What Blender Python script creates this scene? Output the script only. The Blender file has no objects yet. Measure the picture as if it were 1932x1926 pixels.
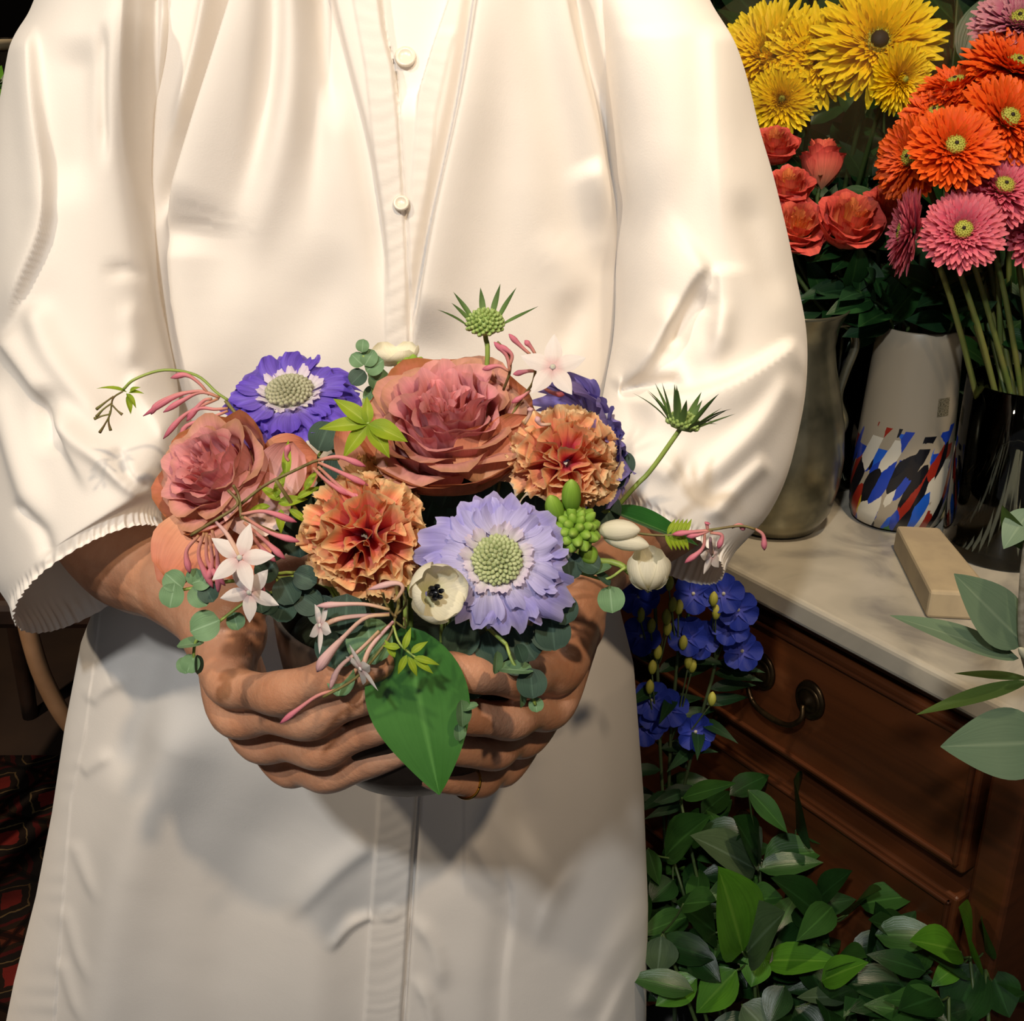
import bpy, math, random
import numpy as np
from mathutils import Vector, Matrix, noise as mnoise

SC = bpy.context.scene
COL = SC.collection

# ------------------------------------------------------------------ camera
CZ, PITCH, FPX = 1.30, math.radians(23.0), 2200.0
CU, CV = 966.0, 963.0
cam = bpy.data.cameras.new('camera'); camo = bpy.data.objects.new('camera', cam); COL.objects.link(camo)
camo.location = (0, 0, CZ); camo.rotation_euler = (math.pi/2 - PITCH, 0, 0)
cam.sensor_fit = 'HORIZONTAL'; cam.sensor_width = 36.0; cam.lens = 36.0*FPX/1932.0
cam.clip_start = 0.02; cam.clip_end = 50
SC.camera = camo
SC.view_settings.view_transform = 'Standard'; SC.view_settings.look = 'None'
SC.view_settings.gamma = 1.0; SC.view_settings.use_curve_mapping = False
SC.view_settings.exposure = 0.24

# ------------------------------------------------------------------ world and lamps
wd = bpy.data.worlds.new('world'); SC.world = wd; wd.use_nodes = True
wd.node_tree.nodes['Background'].inputs[0].default_value = (0.94, 0.95, 1.0, 1)
wd.node_tree.nodes['Background'].inputs[1].default_value = 0.12

def aim(o, tgt):
    d = Vector(tgt) - o.location
    o.rotation_euler = d.to_track_quat('-Z', 'Y').to_euler()
def spot(name, loc, tgt, power, col, size, blend, rad):
    l = bpy.data.lights.new(name, 'SPOT'); o = bpy.data.objects.new(name, l); COL.objects.link(o)
    o.location = loc; aim(o, tgt); l.energy = power; l.color = col
    l.spot_size = math.radians(size); l.spot_blend = blend; l.shadow_soft_size = rad
    return o
spot('warm_spot', (0.42, -0.60, 2.38), (-0.08, 0.75, 1.14), 64, (1.0, 0.77, 0.52), 34, 1.0, 0.03)
spot('warm_spot', (-0.95, -0.35, 2.38), (-0.15, 0.75, 1.10), 52, (1.0, 0.84, 0.64), 35, 1.0, 0.04)
spot('cool_spot', (-0.35, -0.8, 2.38), (0.0, 0.68, 0.86), 66, (0.94, 0.96, 0.96), 56, 0.8, 0.05)
spot('rug_fill_spot', (-1.3, 0.6, 2.38), (-0.95, 1.6, 0.0), 170, (1.0, 0.80, 0.58), 60, 0.8, 0.04)  # added fill to brighten the rug, no real lamp of the shop
spot('flower_fill_spot', (0.35, 0.35, 2.38), (0.45, 1.18, 1.22), 56, (1.0, 0.80, 0.56), 66, 0.8, 0.04)  # unseen fill, placed so the flowers behind get more light than the marble

# ------------------------------------------------------------------ pixel <-> place helpers
CT, ST = math.cos(PITCH), math.sin(PITCH)
def W(u, v, Y):
    """the place on the plane y = Y that the photograph shows at pixel (u, v)"""
    a = (u-CU)/FPX; b = -(v-CV)/FPX
    dy = CT + b*ST; dz = -ST + b*CT
    t = Y/dy
    return Vector((a*t, Y, CZ + dz*t))
def Wz(u, v, z):
    a = (u-CU)/FPX; b = -(v-CV)/FPX
    dy = CT + b*ST; dz = -ST + b*CT
    t = (z-CZ)/dz
    return Vector((a*t, dy*t, z))
def proj(P):
    X, Y, Z = P[..., 0], P[..., 1], P[..., 2]-CZ
    d = Y*CT - Z*ST
    up = Y*ST + Z*CT
    return CU + FPX*X/d, CV - FPX*up/d
def Wn(u, v, Y):
    a = (u-CU)/FPX; b = -(v-CV)/FPX
    dy = CT + b*ST; dz = -ST + b*CT
    t = Y/dy
    return np.stack([a*t, Y+0*a, CZ + dz*t], -1)
RIGHT = Vector((1, 0, 0)); UP = Vector((0, ST, CT)); TOW = Vector((0, -CT, ST))
def cdir(r, u, t):
    return (RIGHT*r + UP*u + TOW*t).normalized()

# ------------------------------------------------------------------ mesh helpers
def hexc(h, k=1.0):
    h = h.lstrip('#'); c = [int(h[i:i+2], 16)/255 for i in (0, 2, 4)]
    c = [(x/12.92 if x <= 0.04045 else ((x+0.055)/1.055)**2.4)*k for x in c]
    return (c[0], c[1], c[2], 1.0)
def mesh(name, V, F, mat, uv=None, smooth=True):
    me = bpy.data.meshes.new(name)
    V = np.asarray(V, dtype=np.float32).reshape(-1, 3)
    if isinstance(F, np.ndarray):
        n = len(F); k = F.shape[1]
        me.vertices.add(len(V)); me.vertices.foreach_set('co', V.ravel())
        me.loops.add(n*k); me.loops.foreach_set('vertex_index', F.astype(np.int32).ravel())
        me.polygons.add(n); me.polygons.foreach_set('loop_start', np.arange(0, n*k, k, dtype=np.int32))
        me.update(calc_edges=True)
    else:
        me.from_pydata(V.tolist(), [], F)
    if uv is not None:
        uv = np.asarray(uv, dtype=np.float32).reshape(-1, 2)
        ul = me.uv_layers.new(name='UVMap')
        li = np.empty(len(me.loops), dtype=np.int32); me.loops.foreach_get('vertex_index', li)
        ul.data.foreach_set('uv', uv[li].ravel())
    if smooth: me.polygons.foreach_set('use_smooth', np.ones(len(me.polygons), dtype=bool))
    if mat is not None: me.materials.append(mat)
    me.update()
    return me
def link(name, me, parent=None, M=None):
    o = bpy.data.objects.new(name, me); COL.objects.link(o)
    if parent is not None: o.parent = parent
    if M is not None: o.matrix_local = M
    return o
def tag(o, label=None, cat=None, group=None, kind=None):
    if label: o['label'] = label
    if cat: o['category'] = cat
    if group: o['group'] = group
    if kind: o['kind'] = kind
    return o
def thing(name, label, cat, M=None, group=None):
    o = bpy.data.objects.new(name, None); COL.objects.link(o); o.empty_display_size = 0.01
    if M is not None:
        o.matrix_world = M if isinstance(M, Matrix) else Matrix.Translation(Vector(M))
    return tag(o, label, cat, group)
def gridF(n, m, cn=False, cm=False, off=0):
    """faces of an n x m grid of points (row major), optionally closed along either way"""
    i = np.arange(n if cn else n-1); j = np.arange(m if cm else m-1)
    I, J = np.meshgrid(i, j, indexing='ij'); I = I.ravel(); J = J.ravel()
    I2 = (I+1) % n; J2 = (J+1) % m
    return np.stack([I*m+J, I*m+J2, I2*m+J2, I2*m+J], -1) + off
def gridM(name, P, mat, cn=False, cm=False, uv=None):
    n, m = P.shape[:2]
    if uv is None:
        a, b = np.meshgrid(np.linspace(0, 1, n), np.linspace(0, 1, m), indexing='ij'); uv = np.stack([b, a], -1)
    return mesh(name, P, gridF(n, m, cn, cm), mat, uv)
class MB:
    """collects several shells into one mesh"""
    def __init__(s): s.V = []; s.F = []; s.U = []; s.n = 0
    def add(s, V, F, uv=None):
        V = np.asarray(V, float).reshape(-1, 3)
        if uv is None: uv = np.zeros((len(V), 2))
        s.V.append(V); s.U.append(np.asarray(uv).reshape(-1, 2))
        if isinstance(F, np.ndarray): F = F.tolist()
        s.F += [[i+s.n for i in f] for f in F]; s.n += len(V); return s
    def grid(s, P, cn=False, cm=False, uv=None):
        n, m = P.shape[:2]
        if uv is None:
            a, b = np.meshgrid(np.linspace(0, 1, n), np.linspace(0, 1, m), indexing='ij'); uv = np.stack([b, a], -1)
        return s.add(P, gridF(n, m, cn, cm), uv)
    def mesh(s, name, mat, smooth=True):
        return mesh(name, np.concatenate(s.V), s.F, mat, np.concatenate(s.U), smooth)
def catmull(pts, n):
    """n points on a smooth curve through pts (any dimension)"""
    P = np.asarray(pts, float)
    if len(P) == 2: return P[0] + (P[1]-P[0])*np.linspace(0, 1, n)[:, None]
    P = np.vstack([2*P[0]-P[1], P, 2*P[-1]-P[-2]])
    k = len(P)-3; out = []
    for x in np.linspace(0, k-1e-9, n):
        i = int(x); t = x-i; a, b, c, d = P[i:i+4]
        out.append(0.5*((2*b)+(-a+c)*t+(2*a-5*b+4*c-d)*t*t+(-a+3*b-3*c+d)*t**3))
    return np.array(out)
def tubeP(pts, rad, k=6, n=None, caps=True):
    """rings of a tube through pts; rad is a number or one per point"""
    P = np.asarray([tuple(p) for p in pts], float)
    R = np.full(len(P), rad, float) if np.isscalar(rad) else np.asarray(rad, float)
    n = n or max(2, (len(P)-1)*5+1)
    if len(P) > 2 or n > 2:
        Q = catmull(np.hstack([P, R[:, None]]), n); P, R = Q[:, :3], np.maximum(Q[:, 3], 1e-5)
    T = np.gradient(P, axis=0); T /= np.linalg.norm(T, axis=1)[:, None]+1e-12
    a = np.array([0, 0, 1.0]) if abs(T[0][2]) < .9 else np.array([1.0, 0, 0])
    N = np.cross(T[0], a); N /= np.linalg.norm(N); rings = []
    th = np.linspace(0, 2*math.pi, k, endpoint=False)
    for i in range(len(P)):
        N = N - T[i]*np.dot(N, T[i]); N /= np.linalg.norm(N)+1e-12
        B = np.cross(T[i], N)
        rings.append(P[i] + R[i]*(np.cos(th)[:, None]*N + np.sin(th)[:, None]*B))
    if caps:
        rings = [np.repeat(P[:1], k, 0)] + rings + [np.repeat(P[-1:], k, 0)]
    return np.array(rings)
def tube(name, pts, rad, mat, parent=None, k=6, n=None):
    P = tubeP(pts, rad, k, n)
    return link(name, gridM(name, P, mat, cm=True), parent)
def lathe(prof, k=32, closed=False):
    th = np.linspace(0, 2*math.pi, k, endpoint=False)
    p = np.asarray(prof, float)
    return np.stack([p[:, 0, None]*np.cos(th), p[:, 0, None]*np.sin(th), p[:, 1, None]+0*th], -1)
def boxV(x0, x1, y0, y1, z0, z1):
    V = [(x, y, z) for z in (z0, z1) for y in (y0, y1) for x in (x0, x1)]
    return V, [[0, 2, 3, 1], [4, 5, 7, 6], [0, 1, 5, 4], [2, 6, 7, 3], [0, 4, 6, 2], [1, 3, 7, 5]]
def bevel(o, w, seg=2):
    m = o.modifiers.new('bevel', 'BEVEL'); m.width = w; m.segments = seg; m.limit_method = 'ANGLE'
    return o
def frame(n, up=(0, 0, 1), loc=(0, 0, 0)):
    """matrix whose z looks along n and whose y leans to up"""
    z = Vector(n).normalized(); y = Vector(up); y = y - z*y.dot(z)
    if y.length < 1e-4: y = Vector((0, 1, 0)) - z*z.y
    y.normalize(); x = y.cross(z)
    M = Matrix((x, y, z)).transposed().to_4x4(); M.translation = Vector(loc); return M

# ------------------------------------------------------------------ materials
def newmat(name):
    m = bpy.data.materials.new(name); m.use_nodes = True
    nt = m.node_tree; return m, nt, nt.nodes, nt.links, nt.nodes['Principled BSDF']
def ramp(nd, stops):
    r = nd.new('ShaderNodeValToRGB'); e = r.color_ramp.elements
    while len(e) < len(stops): e.new(0.5)
    for x, (p, c) in zip(e, stops): x.position = p; x.color = hexc(c) if isinstance(c, str) else c
    return r
def plain(name, c, rough=0.6, metal=0.0, c2=None, scale=30, bump=0.0, bscale=200, spec=0.5, detail=4, sss=0.0, coat=0.0):
    m, nt, nd, lk, b = newmat(name)
    b.inputs['Base Color'].default_value = hexc(c); b.inputs['Roughness'].default_value = rough
    b.inputs['Metallic'].default_value = metal; b.inputs['Specular IOR Level'].default_value = spec
    b.inputs['Coat Weight'].default_value = coat
    tc = nd.new('ShaderNodeTexCoord')
    if c2:
        n = nd.new('ShaderNodeTexNoise'); n.inputs['Scale'].default_value = scale; n.inputs['Detail'].default_value = detail
        lk.new(tc.outputs['Object'], n.inputs['Vector'])
        r = ramp(nd, [(0.35, c), (0.65, c2)]); lk.new(n.outputs['Fac'], r.inputs[0]); lk.new(r.outputs[0], b.inputs['Base Color'])
    if bump:
        n = nd.new('ShaderNodeTexNoise'); n.inputs['Scale'].default_value = bscale; n.inputs['Detail'].default_value = 3
        lk.new(tc.outputs['Object'], n.inputs['Vector'])
        bp = nd.new('ShaderNodeBump'); bp.inputs['Strength'].default_value = bump; bp.inputs['Distance'].default_value = 0.002
        lk.new(n.outputs['Fac'], bp.inputs['Height']); lk.new(bp.outputs[0], b.inputs['Normal'])
    if sss:
        b.inputs['Subsurface Weight'].default_value = sss; b.inputs['Subsurface Radius'].default_value = (1, .35, .2)
        b.inputs['Subsurface Scale'].default_value = 0.006
    return m
def petalmat(name, stops, rough=0.55, var=0.25, streak=0.25, trans=0.22, nscale=60, mid=None, bump=0.35, spec=0.3):
    """colour runs along the petal (UV v), with fine lengthwise veins"""
    m, nt, nd, lk, b = newmat(name)
    tc = nd.new('ShaderNodeTexCoord'); sp = nd.new('ShaderNodeSeparateXYZ'); lk.new(tc.outputs['UV'], sp.inputs[0])
    n = nd.new('ShaderNodeTexNoise'); n.inputs['Scale'].default_value = nscale; n.inputs['Detail'].default_value = 3
    lk.new(tc.outputs['Object'], n.inputs['Vector'])
    ad = nd.new('ShaderNodeMath'); ad.operation = 'MULTIPLY_ADD'; lk.new(n.outputs['Fac'], ad.inputs[0]); ad.inputs[1].default_value = var
    s2 = nd.new('ShaderNodeMath'); s2.operation = 'SUBTRACT'; lk.new(sp.outputs[1], s2.inputs[0]); s2.inputs[1].default_value = var*0.5
    lk.new(s2.outputs[0], ad.inputs[2])
    r = ramp(nd, stops); lk.new(ad.outputs[0], r.inputs[0]); col = r.outputs[0]
    # veins
    mp = nd.new('ShaderNodeMapping'); mp.inputs['Scale'].default_value = (26, 1.6, 1); lk.new(tc.outputs['UV'], mp.inputs[0])
    vn = nd.new('ShaderNodeTexNoise'); vn.inputs['Scale'].default_value = 1.0; vn.inputs['Detail'].default_value = 2; lk.new(mp.outputs[0], vn.inputs['Vector'])
    mr = nd.new('ShaderNodeMapRange'); mr.inputs[1].default_value = 0.3; mr.inputs[2].default_value = 0.7
    mr.inputs[3].default_value = 1-streak; mr.inputs[4].default_value = 1.0+streak*0.3; lk.new(vn.outputs['Fac'], mr.inputs[0])
    mx = nd.new('ShaderNodeVectorMath'); mx.operation = 'SCALE'; lk.new(col, mx.inputs[0]); lk.new(mr.outputs[0], mx.inputs[3]); col = mx.outputs[0]
    if mid:   # a paler or darker rib down the middle
        a = nd.new('ShaderNodeMath'); a.operation = 'SUBTRACT'; lk.new(sp.outputs[0], a.inputs[0]); a.inputs[1].default_value = 0.5
        ab = nd.new('ShaderNodeMath'); ab.operation = 'ABSOLUTE'; lk.new(a.outputs[0], ab.inputs[0])
        m2 = nd.new('ShaderNodeMapRange'); m2.inputs[1].default_value = 0.0; m2.inputs[2].default_value = 0.045; m2.inputs[3].default_value = 0.75; m2.inputs[4].default_value = 0.0
        lk.new(ab.outputs[0], m2.inputs[0])
        mc = nd.new('ShaderNodeMix'); mc.data_type = 'RGBA'; lk.new(m2.outputs[0], mc.inputs[0]); lk.new(col, mc.inputs[6]); mc.inputs[7].default_value = hexc(mid); col = mc.outputs[2]
    lk.new(col, b.inputs['Base Color']); b.inputs['Roughness'].default_value = rough; b.inputs['Specular IOR Level'].default_value = spec
    if bump:
        bp = nd.new('ShaderNodeBump'); bp.inputs['Strength'].default_value = bump; bp.inputs['Distance'].default_value = 0.0006
        lk.new(vn.outputs['Fac'], bp.inputs['Height']); lk.new(bp.outputs[0], b.inputs['Normal'])
    if trans:
        t = nd.new('ShaderNodeBsdfTranslucent'); lk.new(col, t.inputs[0]); ms = nd.new('ShaderNodeMixShader'); ms.inputs[0].default_value = trans
        lk.new(b.outputs[0], ms.inputs[1]); lk.new(t.outputs[0], ms.inputs[2]); lk.new(ms.outputs[0], nd['Material Output'].inputs[0])
    return m

# ================================================================== the person
def cloth_mat(name, c, weave=1.0):
    m, nt, nd, lk, b = newmat(name)
    b.inputs['Base Color'].default_value = hexc(c); b.inputs['Roughness'].default_value = 0.85
    b.inputs['Specular IOR Level'].default_value = 0.2; b.inputs['Sheen Weight'].default_value = 0.15
    tc = nd.new('ShaderNodeTexCoord')
    n = nd.new('ShaderNodeTexNoise'); n.inputs['Scale'].default_value = 900; n.inputs['Detail'].default_value = 2; lk.new(tc.outputs['Object'], n.inputs['Vector'])
    n2 = nd.new('ShaderNodeTexNoise'); n2.inputs['Scale'].default_value = 22; n2.inputs['Detail'].default_value = 4; lk.new(tc.outputs['Object'], n2.inputs['Vector'])
    b1 = nd.new('ShaderNodeBump'); b1.inputs['Strength'].default_value = 0.10; b1.inputs['Distance'].default_value = 0.001; lk.new(n.outputs['Fac'], b1.inputs['Height'])
    b2 = nd.new('ShaderNodeBump'); b2.inputs['Strength'].default_value = 0.07; b2.inputs['Distance'].default_value = 0.006; lk.new(n2.outputs['Fac'], b2.inputs['Height'])
    lk.new(b1.outputs[0], b2.inputs['Normal']); lk.new(b2.outputs[0], b.inputs['Normal'])
    t = nd.new('ShaderNodeBsdfTranslucent'); t.inputs[0].default_value = hexc(c); ms = nd.new('ShaderNodeMixShader'); ms.inputs[0].default_value = 0.12
    lk.new(b.outputs[0], ms.inputs[1]); lk.new(t.outputs[0], ms.inputs[2]); lk.new(ms.outputs[0], nd['Material Output'].inputs[0])
    return m
M_shirt = cloth_mat('white_cotton', '#efe9e2')

def seg_dist(U, V, pts):
    """signed distance (right of a line running down = +) and running parameter 0..1"""
    pts = np.asarray(pts, float)
    L = np.linalg.norm(np.diff(pts, axis=0), axis=1); cum = np.concatenate([[0], np.cumsum(L)]); tot = cum[-1]
    best = np.full(U.shape, 1e9); sd = np.zeros(U.shape); tt = np.zeros(U.shape)
    for i in range(len(L)):
        a = pts[i]; d = (pts[i+1]-a)/L[i]
        x = U-a[0]; y = V-a[1]; t = np.clip(x*d[0]+y*d[1], 0, L[i])
        dx = x-t*d[0]; dy = y-t*d[1]; dist = np.hypot(dx, dy)
        m = dist < best
        side = np.where(x*d[1]-y*d[0] >= 0, 1.0, -1.0)
        best = np.where(m, dist, best); sd = np.where(m, dist*side, sd); tt = np.where(m, (cum[i]+t)/tot, tt)
    return sd, tt
def sstep(x, a, b):
    t = np.clip((x-a)/(b-a), 0, 1); return t*t*(3-2*t)
def folds_mm(U, V, folds):
    H = np.zeros(U.shape)
    for f in folds:
        pts, A, wl, wr = f[:4]; t0, t1 = (f[4], f[5]) if len(f) > 4 else (0.25, 0.25)
        c = catmull(pts, len(pts)*3)
        m = max(wl, wr)*3
        sel = (U > c[:, 0].min()-m) & (U < c[:, 0].max()+m) & (V > c[:, 1].min()-m) & (V < c[:, 1].max()+m)
        if not sel.any(): continue
        d, t = seg_dist(U[sel], V[sel], c)
        w = np.where(d < 0, wl, wr)
        e = np.exp(-(d/w)**2)
        tp = (sstep(t, 0, t0) if t0 > 0 else 1.0)*(1-sstep(t, 1-t1, 1) if t1 > 0 else 1.0)
        H[sel] += A*e*tp
    return H*0.001
def fbm(P, s, seed=0):
    """cheap smooth noise from a few sines"""
    r = np.random.RandomState(seed); o = 0
    for k in range(7):
        d = r.normal(size=3); d /= np.linalg.norm(d); f = s*(0.6+0.25*k)
        o = o + np.sin(P@d*f + r.uniform(0, 6.28) + 1.3*np.sin(P@np.roll(d, 1)*f*0.6+k))/(1+0.35*k)
    return o/3.0

person = thing('person', 'person in a loose white blouse cupping a pot of flowers in both hands', 'person', (0, 0.80, 0))

# ---- blouse: torso shell
def interp(tab, x):
    tab = sorted(tab); return np.interp(x, [a for a, b in tab], [b for a, b in tab])
YC, DF, DB = 0.80, 0.085, 0.10
EDGE_L = [(-400, 420), (-160, 300), (-60, 200), (0, 185), (400, 215), (700, 262), (1000, 235), (1198, 160), (1353, 130), (1512, 106), (1672, 75), (1832, 34), (1912, 18), (2000, 6), (2300, -20)]
EDGE_R = [(-400, 1060), (-160, 1160), (-60, 1240), (0, 1250), (400, 1205), (700, 1172), (1000, 1160), (1150, 1170), (1250, 1195), (1500, 1214), (1700, 1222), (1926, 1218), (2000, 1216), (2300, 1216)]
FOLD_BODY = [
    # gathers running down from the neckline, wearer's right half
    ([(470, -40), (430, 90), (375, 260), (332, 400), (328, 480)], 16, 11, 90, .0, .25),
    ([(440, -40), (400, 90), (345, 270), (300, 440)], -13, 20, 14, .0, .2),
    ([(400, -40), (372, 100), (320, 280)], 7, 12, 12, .0, .3),
    ([(560, -40), (556, 150), (525, 330), (478, 480), (462, 620)], 7, 36, 34, .0, .6),
    ([(590, -40), (596, 160), (590, 340), (560, 520)], -5, 26, 26, .0, .6),
    ([(612, -40), (655, 130), (690, 270), (720, 450), (730, 640)], -6, 34, 7, .0, .3),
    ([(525, -40), (515, 100), (490, 260), (440, 440)], -7, 22, 24, .0, .6),
    ([(600, -40), (612, 110), (640, 260)], -5, 16, 20, .0, .4),
    ([(335, 430), (340, 560), (360, 700), (370, 860)], 10, 20, 60, .15, .4),
    ([(482, 470), (455, 600), (440, 760)], 4, 60, 60, .45, .5),
    ([(640, 440), (600, 570), (540, 700)], -3.5, 60, 50, .45, .5),
    # wearer's left half
    ([(912, -40), (876, 180), (820, 430), (782, 660)], 11, 5, 70, .0, .15),
    ([(896, -40), (860, 180), (806, 430), (768, 660)], -7, 12, 10, .0, .15),
    ([(975, -40), (990, 150), (1010, 400), (1020, 600)], 3.5, 45, 50, .0, .4),
    ([(1055, -40), (1080, 80), (1118, 230), (1146, 360), (1160, 480)], 11, 46, 9, .0, .25),
    ([(1090, -40), (1112, 90), (1148, 230), (1172, 400)], -16, 12, 20, .0, .25),
    ([(1120, 300), (1150, 420), (1160, 520)], 7, 40, 12, .2, .3),
    ([(1000, 440), (1060, 500), (1090, 620)], 3, 40, 40, .4, .4),
    ([(1120, 520), (1078, 600), (1060, 700)], -3.5, 30, 30, .4, .4),
    # below the hands
    ([(372, 1310), (320, 1440), (262, 1570), (215, 1740), (180, 2000)], 13, 60, 70, .15, .0),
    ([(300, 1180), (262, 1330), (235, 1500)], -8, 45, 40, .2, .3),
    ([(560, 1440), (470, 1640), (430, 1800), (415, 2000)], -9, 80, 90, .3, .0),
    ([(640, 1560), (600, 1760), (590, 2000)], 6, 60, 60, .3, .0),
    ([(530, 1740), (620, 1650), (705, 1590)], 3, 18, 26, .3, .1),
    ([(620, 1790), (660, 1745), (705, 1725)], 2.5, 8, 14, .3, .1),
    ([(960, 1420), (985, 1540), (1000, 1640)], -5, 30, 40, .2, .5),
    ([(1100, 1150), (1125, 1300), (1140, 1500), (1100, 1720)], 7, 60, 50, .2, .5),
    ([(930, 1590), (960, 1700), (945, 1840), (940, 2000)], -3, 30, 10, .2, .0),
    ([(880, 1560), (960, 1690)], 2.5, 16, 24, .3, .3),
    ([(770, 1720), (820, 1790), (835, 1880)], 2.5, 14, 18, .3, .3),
    ([(775, 1835), (810, 1900), (815, 2000)], 3, 12, 16, .3, .0),
    ([(1225, 1790), (1180, 1860), (1130, 1960)], 4, 14, 22, .1, .2),
    ([(1225, 1700), (1160, 1790), (1080, 1930)], 3, 22, 30, .1, .2),
    ([(1100, 1620), (1040, 1700), (1010, 1800)], 2, 14, 22, .3, .4),
    # puckers beside the side hem
    ([(118, 1700), (150, 1790), (190, 1850)], 2.5, 12, 16, .2, .4),
    ([(112, 1800), (145, 1880), (180, 1920)], 2.5, 12, 16, .2, .4),
    ([(133, 1580), (165, 1650), (200, 1700)], 2.5, 12, 16, .2, .4),
    ([(150, 1460), (180, 1440), (215, 1420)], 2.5, 12, 16, .2, .4),
    ([(165, 1330), (195, 1300), (240, 1280)], 3, 12, 20, .2, .4),
]
def torso_P(zs, s, yc, df, db, shrink=0.0, folds=True):
    n, m = len(zs), len(s)
    # the place of each row on the silhouette plane
    ang = np.arctan2(CZ-zs, yc) - PITCH
    v = CV + FPX*np.tan(ang)
    d = yc*CT + (CZ-zs)*ST
    xl = (interp(EDGE_L, v)-CU)/FPX*d; xr = (interp(EDGE_R, v)-CU)/FPX*d
    xc, hw = (xl+xr)/2, (xr-xl)/2-shrink
    S = np.abs(s); p = 2.3
    P = np.zeros((n, m, 3))
    return xc, hw, v
NZ, NS = 430, 540
zs = np.linspace(1.385, 0.43, NZ)
# parameter round the shell: front half (dense) then back half
sf = np.sin(np.linspace(-math.pi/2, math.pi/2, NS)*0.999)
sb = np.sin(np.linspace(math.pi/2, -math.pi/2, 60)[1:-1]*0.999)
xc, hw, vv = torso_P(zs, sf, YC, DF, DB)
def shell(s, sign, depth):
    X = xc[:, None] + hw[:, None]*s[None]
    k = (1-np.abs(s)**2.2)**(1/2.2)
    # deeper at the bust, narrowing to the neck
    kn = np.array([0.045, 0.075, 0.10, 0.112, 0.108, 0.108, 0.112, 0.125])
    kz = np.array([-1.40, -1.33, -1.25, -1.1, -0.95, -0.8, -0.6, -0.4])
    dz = np.interp(-zs, kz, kn); w = np.hanning(91); w /= w.sum()
    dz = np.convolve(np.pad(dz, 45, mode='edge'), w, 'valid')/0.1*depth
    Y = YC + sign*dz[:, None]*k[None]
    return np.stack([X, Y, np.repeat(zs[:, None], len(s), 1)], -1)
Pf = shell(sf, -1, DF); Pb = shell(sb, 1, DB)
U, V = proj(Pf)
kf = (1-np.abs(sf)**6)[None]
H = folds_mm(U, V, FOLD_BODY)*1.5
# button band: raised strip with stitched puckers
def band(uL, uR, v0, v1, h, soft=3.0):
    l = np.interp(V, [a for a, b in uL], [b for a, b in uL]); r = np.interp(V, [a for a, b in uR], [b for a, b in uR])
    return h*(sstep(U, l-soft, l+soft)*(1-sstep(U, r-soft, r+soft))*sstep(V, v0-8, v0+8)*(1-sstep(V, v1-8, v1+8))), l, r
puck = np.sin(V*0.21+2.4*np.sin(V*0.043)+0.03*U+2*np.sin(U*.05))*np.sin(V*0.077+1+U*.02)*0.5
bl, l1, r1 = band([(-60, 655), (130, 690), (440, 722), (640, 728)], [(-60, 705), (60, 722), (130, 740), (220, 750), (440, 764), (640, 772)], -80, 720, 0.0022)
br, l2, r2 = band([(-60, 868), (90, 815), (170, 790), (440, 768), (640, 774)], [(-60, 905), (90, 850), (220, 822), (440, 800), (640, 784)], 60, 720, 0.0016)
bb, l3, r3 = band([(1400, 722), (1505, 715), (1926, 688), (2100, 676)], [(1400, 790), (1505, 785), (1700, 771), (1926, 756), (2100, 745)], 1380, 2200, 0.0026, 2.0)
H += bl*(1+0.35*puck) + br*(1+0.35*puck) + bb*(1+0.16*puck)
# the dark slit under the band's free edge and the open throat
sl = np.exp(-((U-(r3+5))/4.0)**2)*sstep(V, 1380, 1400); H -= 0.010*sl
sl = np.exp(-((U-(r1+3))/3.5)**2)*sstep(V, -60, 60)*(1-sstep(V, 640, 720)); H -= 0.004*sl
throat = np.clip(1-np.abs(U-(r1+l2)/2)/np.maximum((l2-r1)/2, 1), 0, 1)*(V < 230)
H -= 0.011*sstep(throat, 0, 0.10)*(1-sstep(V, 150, 228))
H += 0.0016*np.exp(-(((U-737)/20.0)**2+((V-1722)/16.0)**2)**2)   # a button under the band
# under-placket edge to the right of the lower band
e = sstep(U, 872, 878)*(1-sstep(V, 1640, 1700)); H += 0.0015*e*np.exp(-((U-878)/60.0)**2)*sstep(V, 1440, 1480)
# side hem strip
hemx = np.interp(V, [1155, 1380, 1512, 1700, 1912], [189, 160, 133, 120, 106])
H += (0.0032+.0005*np.sin(V*.12+2*np.sin(V*.03)))*(1-sstep(U, hemx-2, hemx+3))*sstep(V, 1120, 1160)
H += fbm(Pf*np.array([1.0, 0.1, 0.16]), 46, 3)*0.0026*(0.5+sstep(V, 1000, 1500)*.8) + fbm(Pf, 22, 4)*0.0012 + fbm(Pf, 80, 5)*0.0004
Pf[..., 1] -= H*kf*0.92; Pf[..., 2] += H*kf*0.30
Pb[..., 1] += fbm(Pb, 24, 8)*0.004 + 0.006*np.sin(Pb[..., 0]*70+2*np.sin(Pb[..., 2]*6))
Pt = np.concatenate([Pf, Pb], 1)
shirt = link('blouse', gridM('blouse', Pt, M_shirt, cm=True), person, Matrix.Translation((0, -0.80, 0)))
shirt['label'] = 'white cotton blouse with gathered front and button band'
def wpart(name, me, parent=shirt, lbl=None):
    """a sub-part whose mesh is already in world places"""
    o = bpy.data.objects.new(name, me); COL.objects.link(o); o.parent = parent
    if lbl: o['label'] = lbl
    return o

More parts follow.
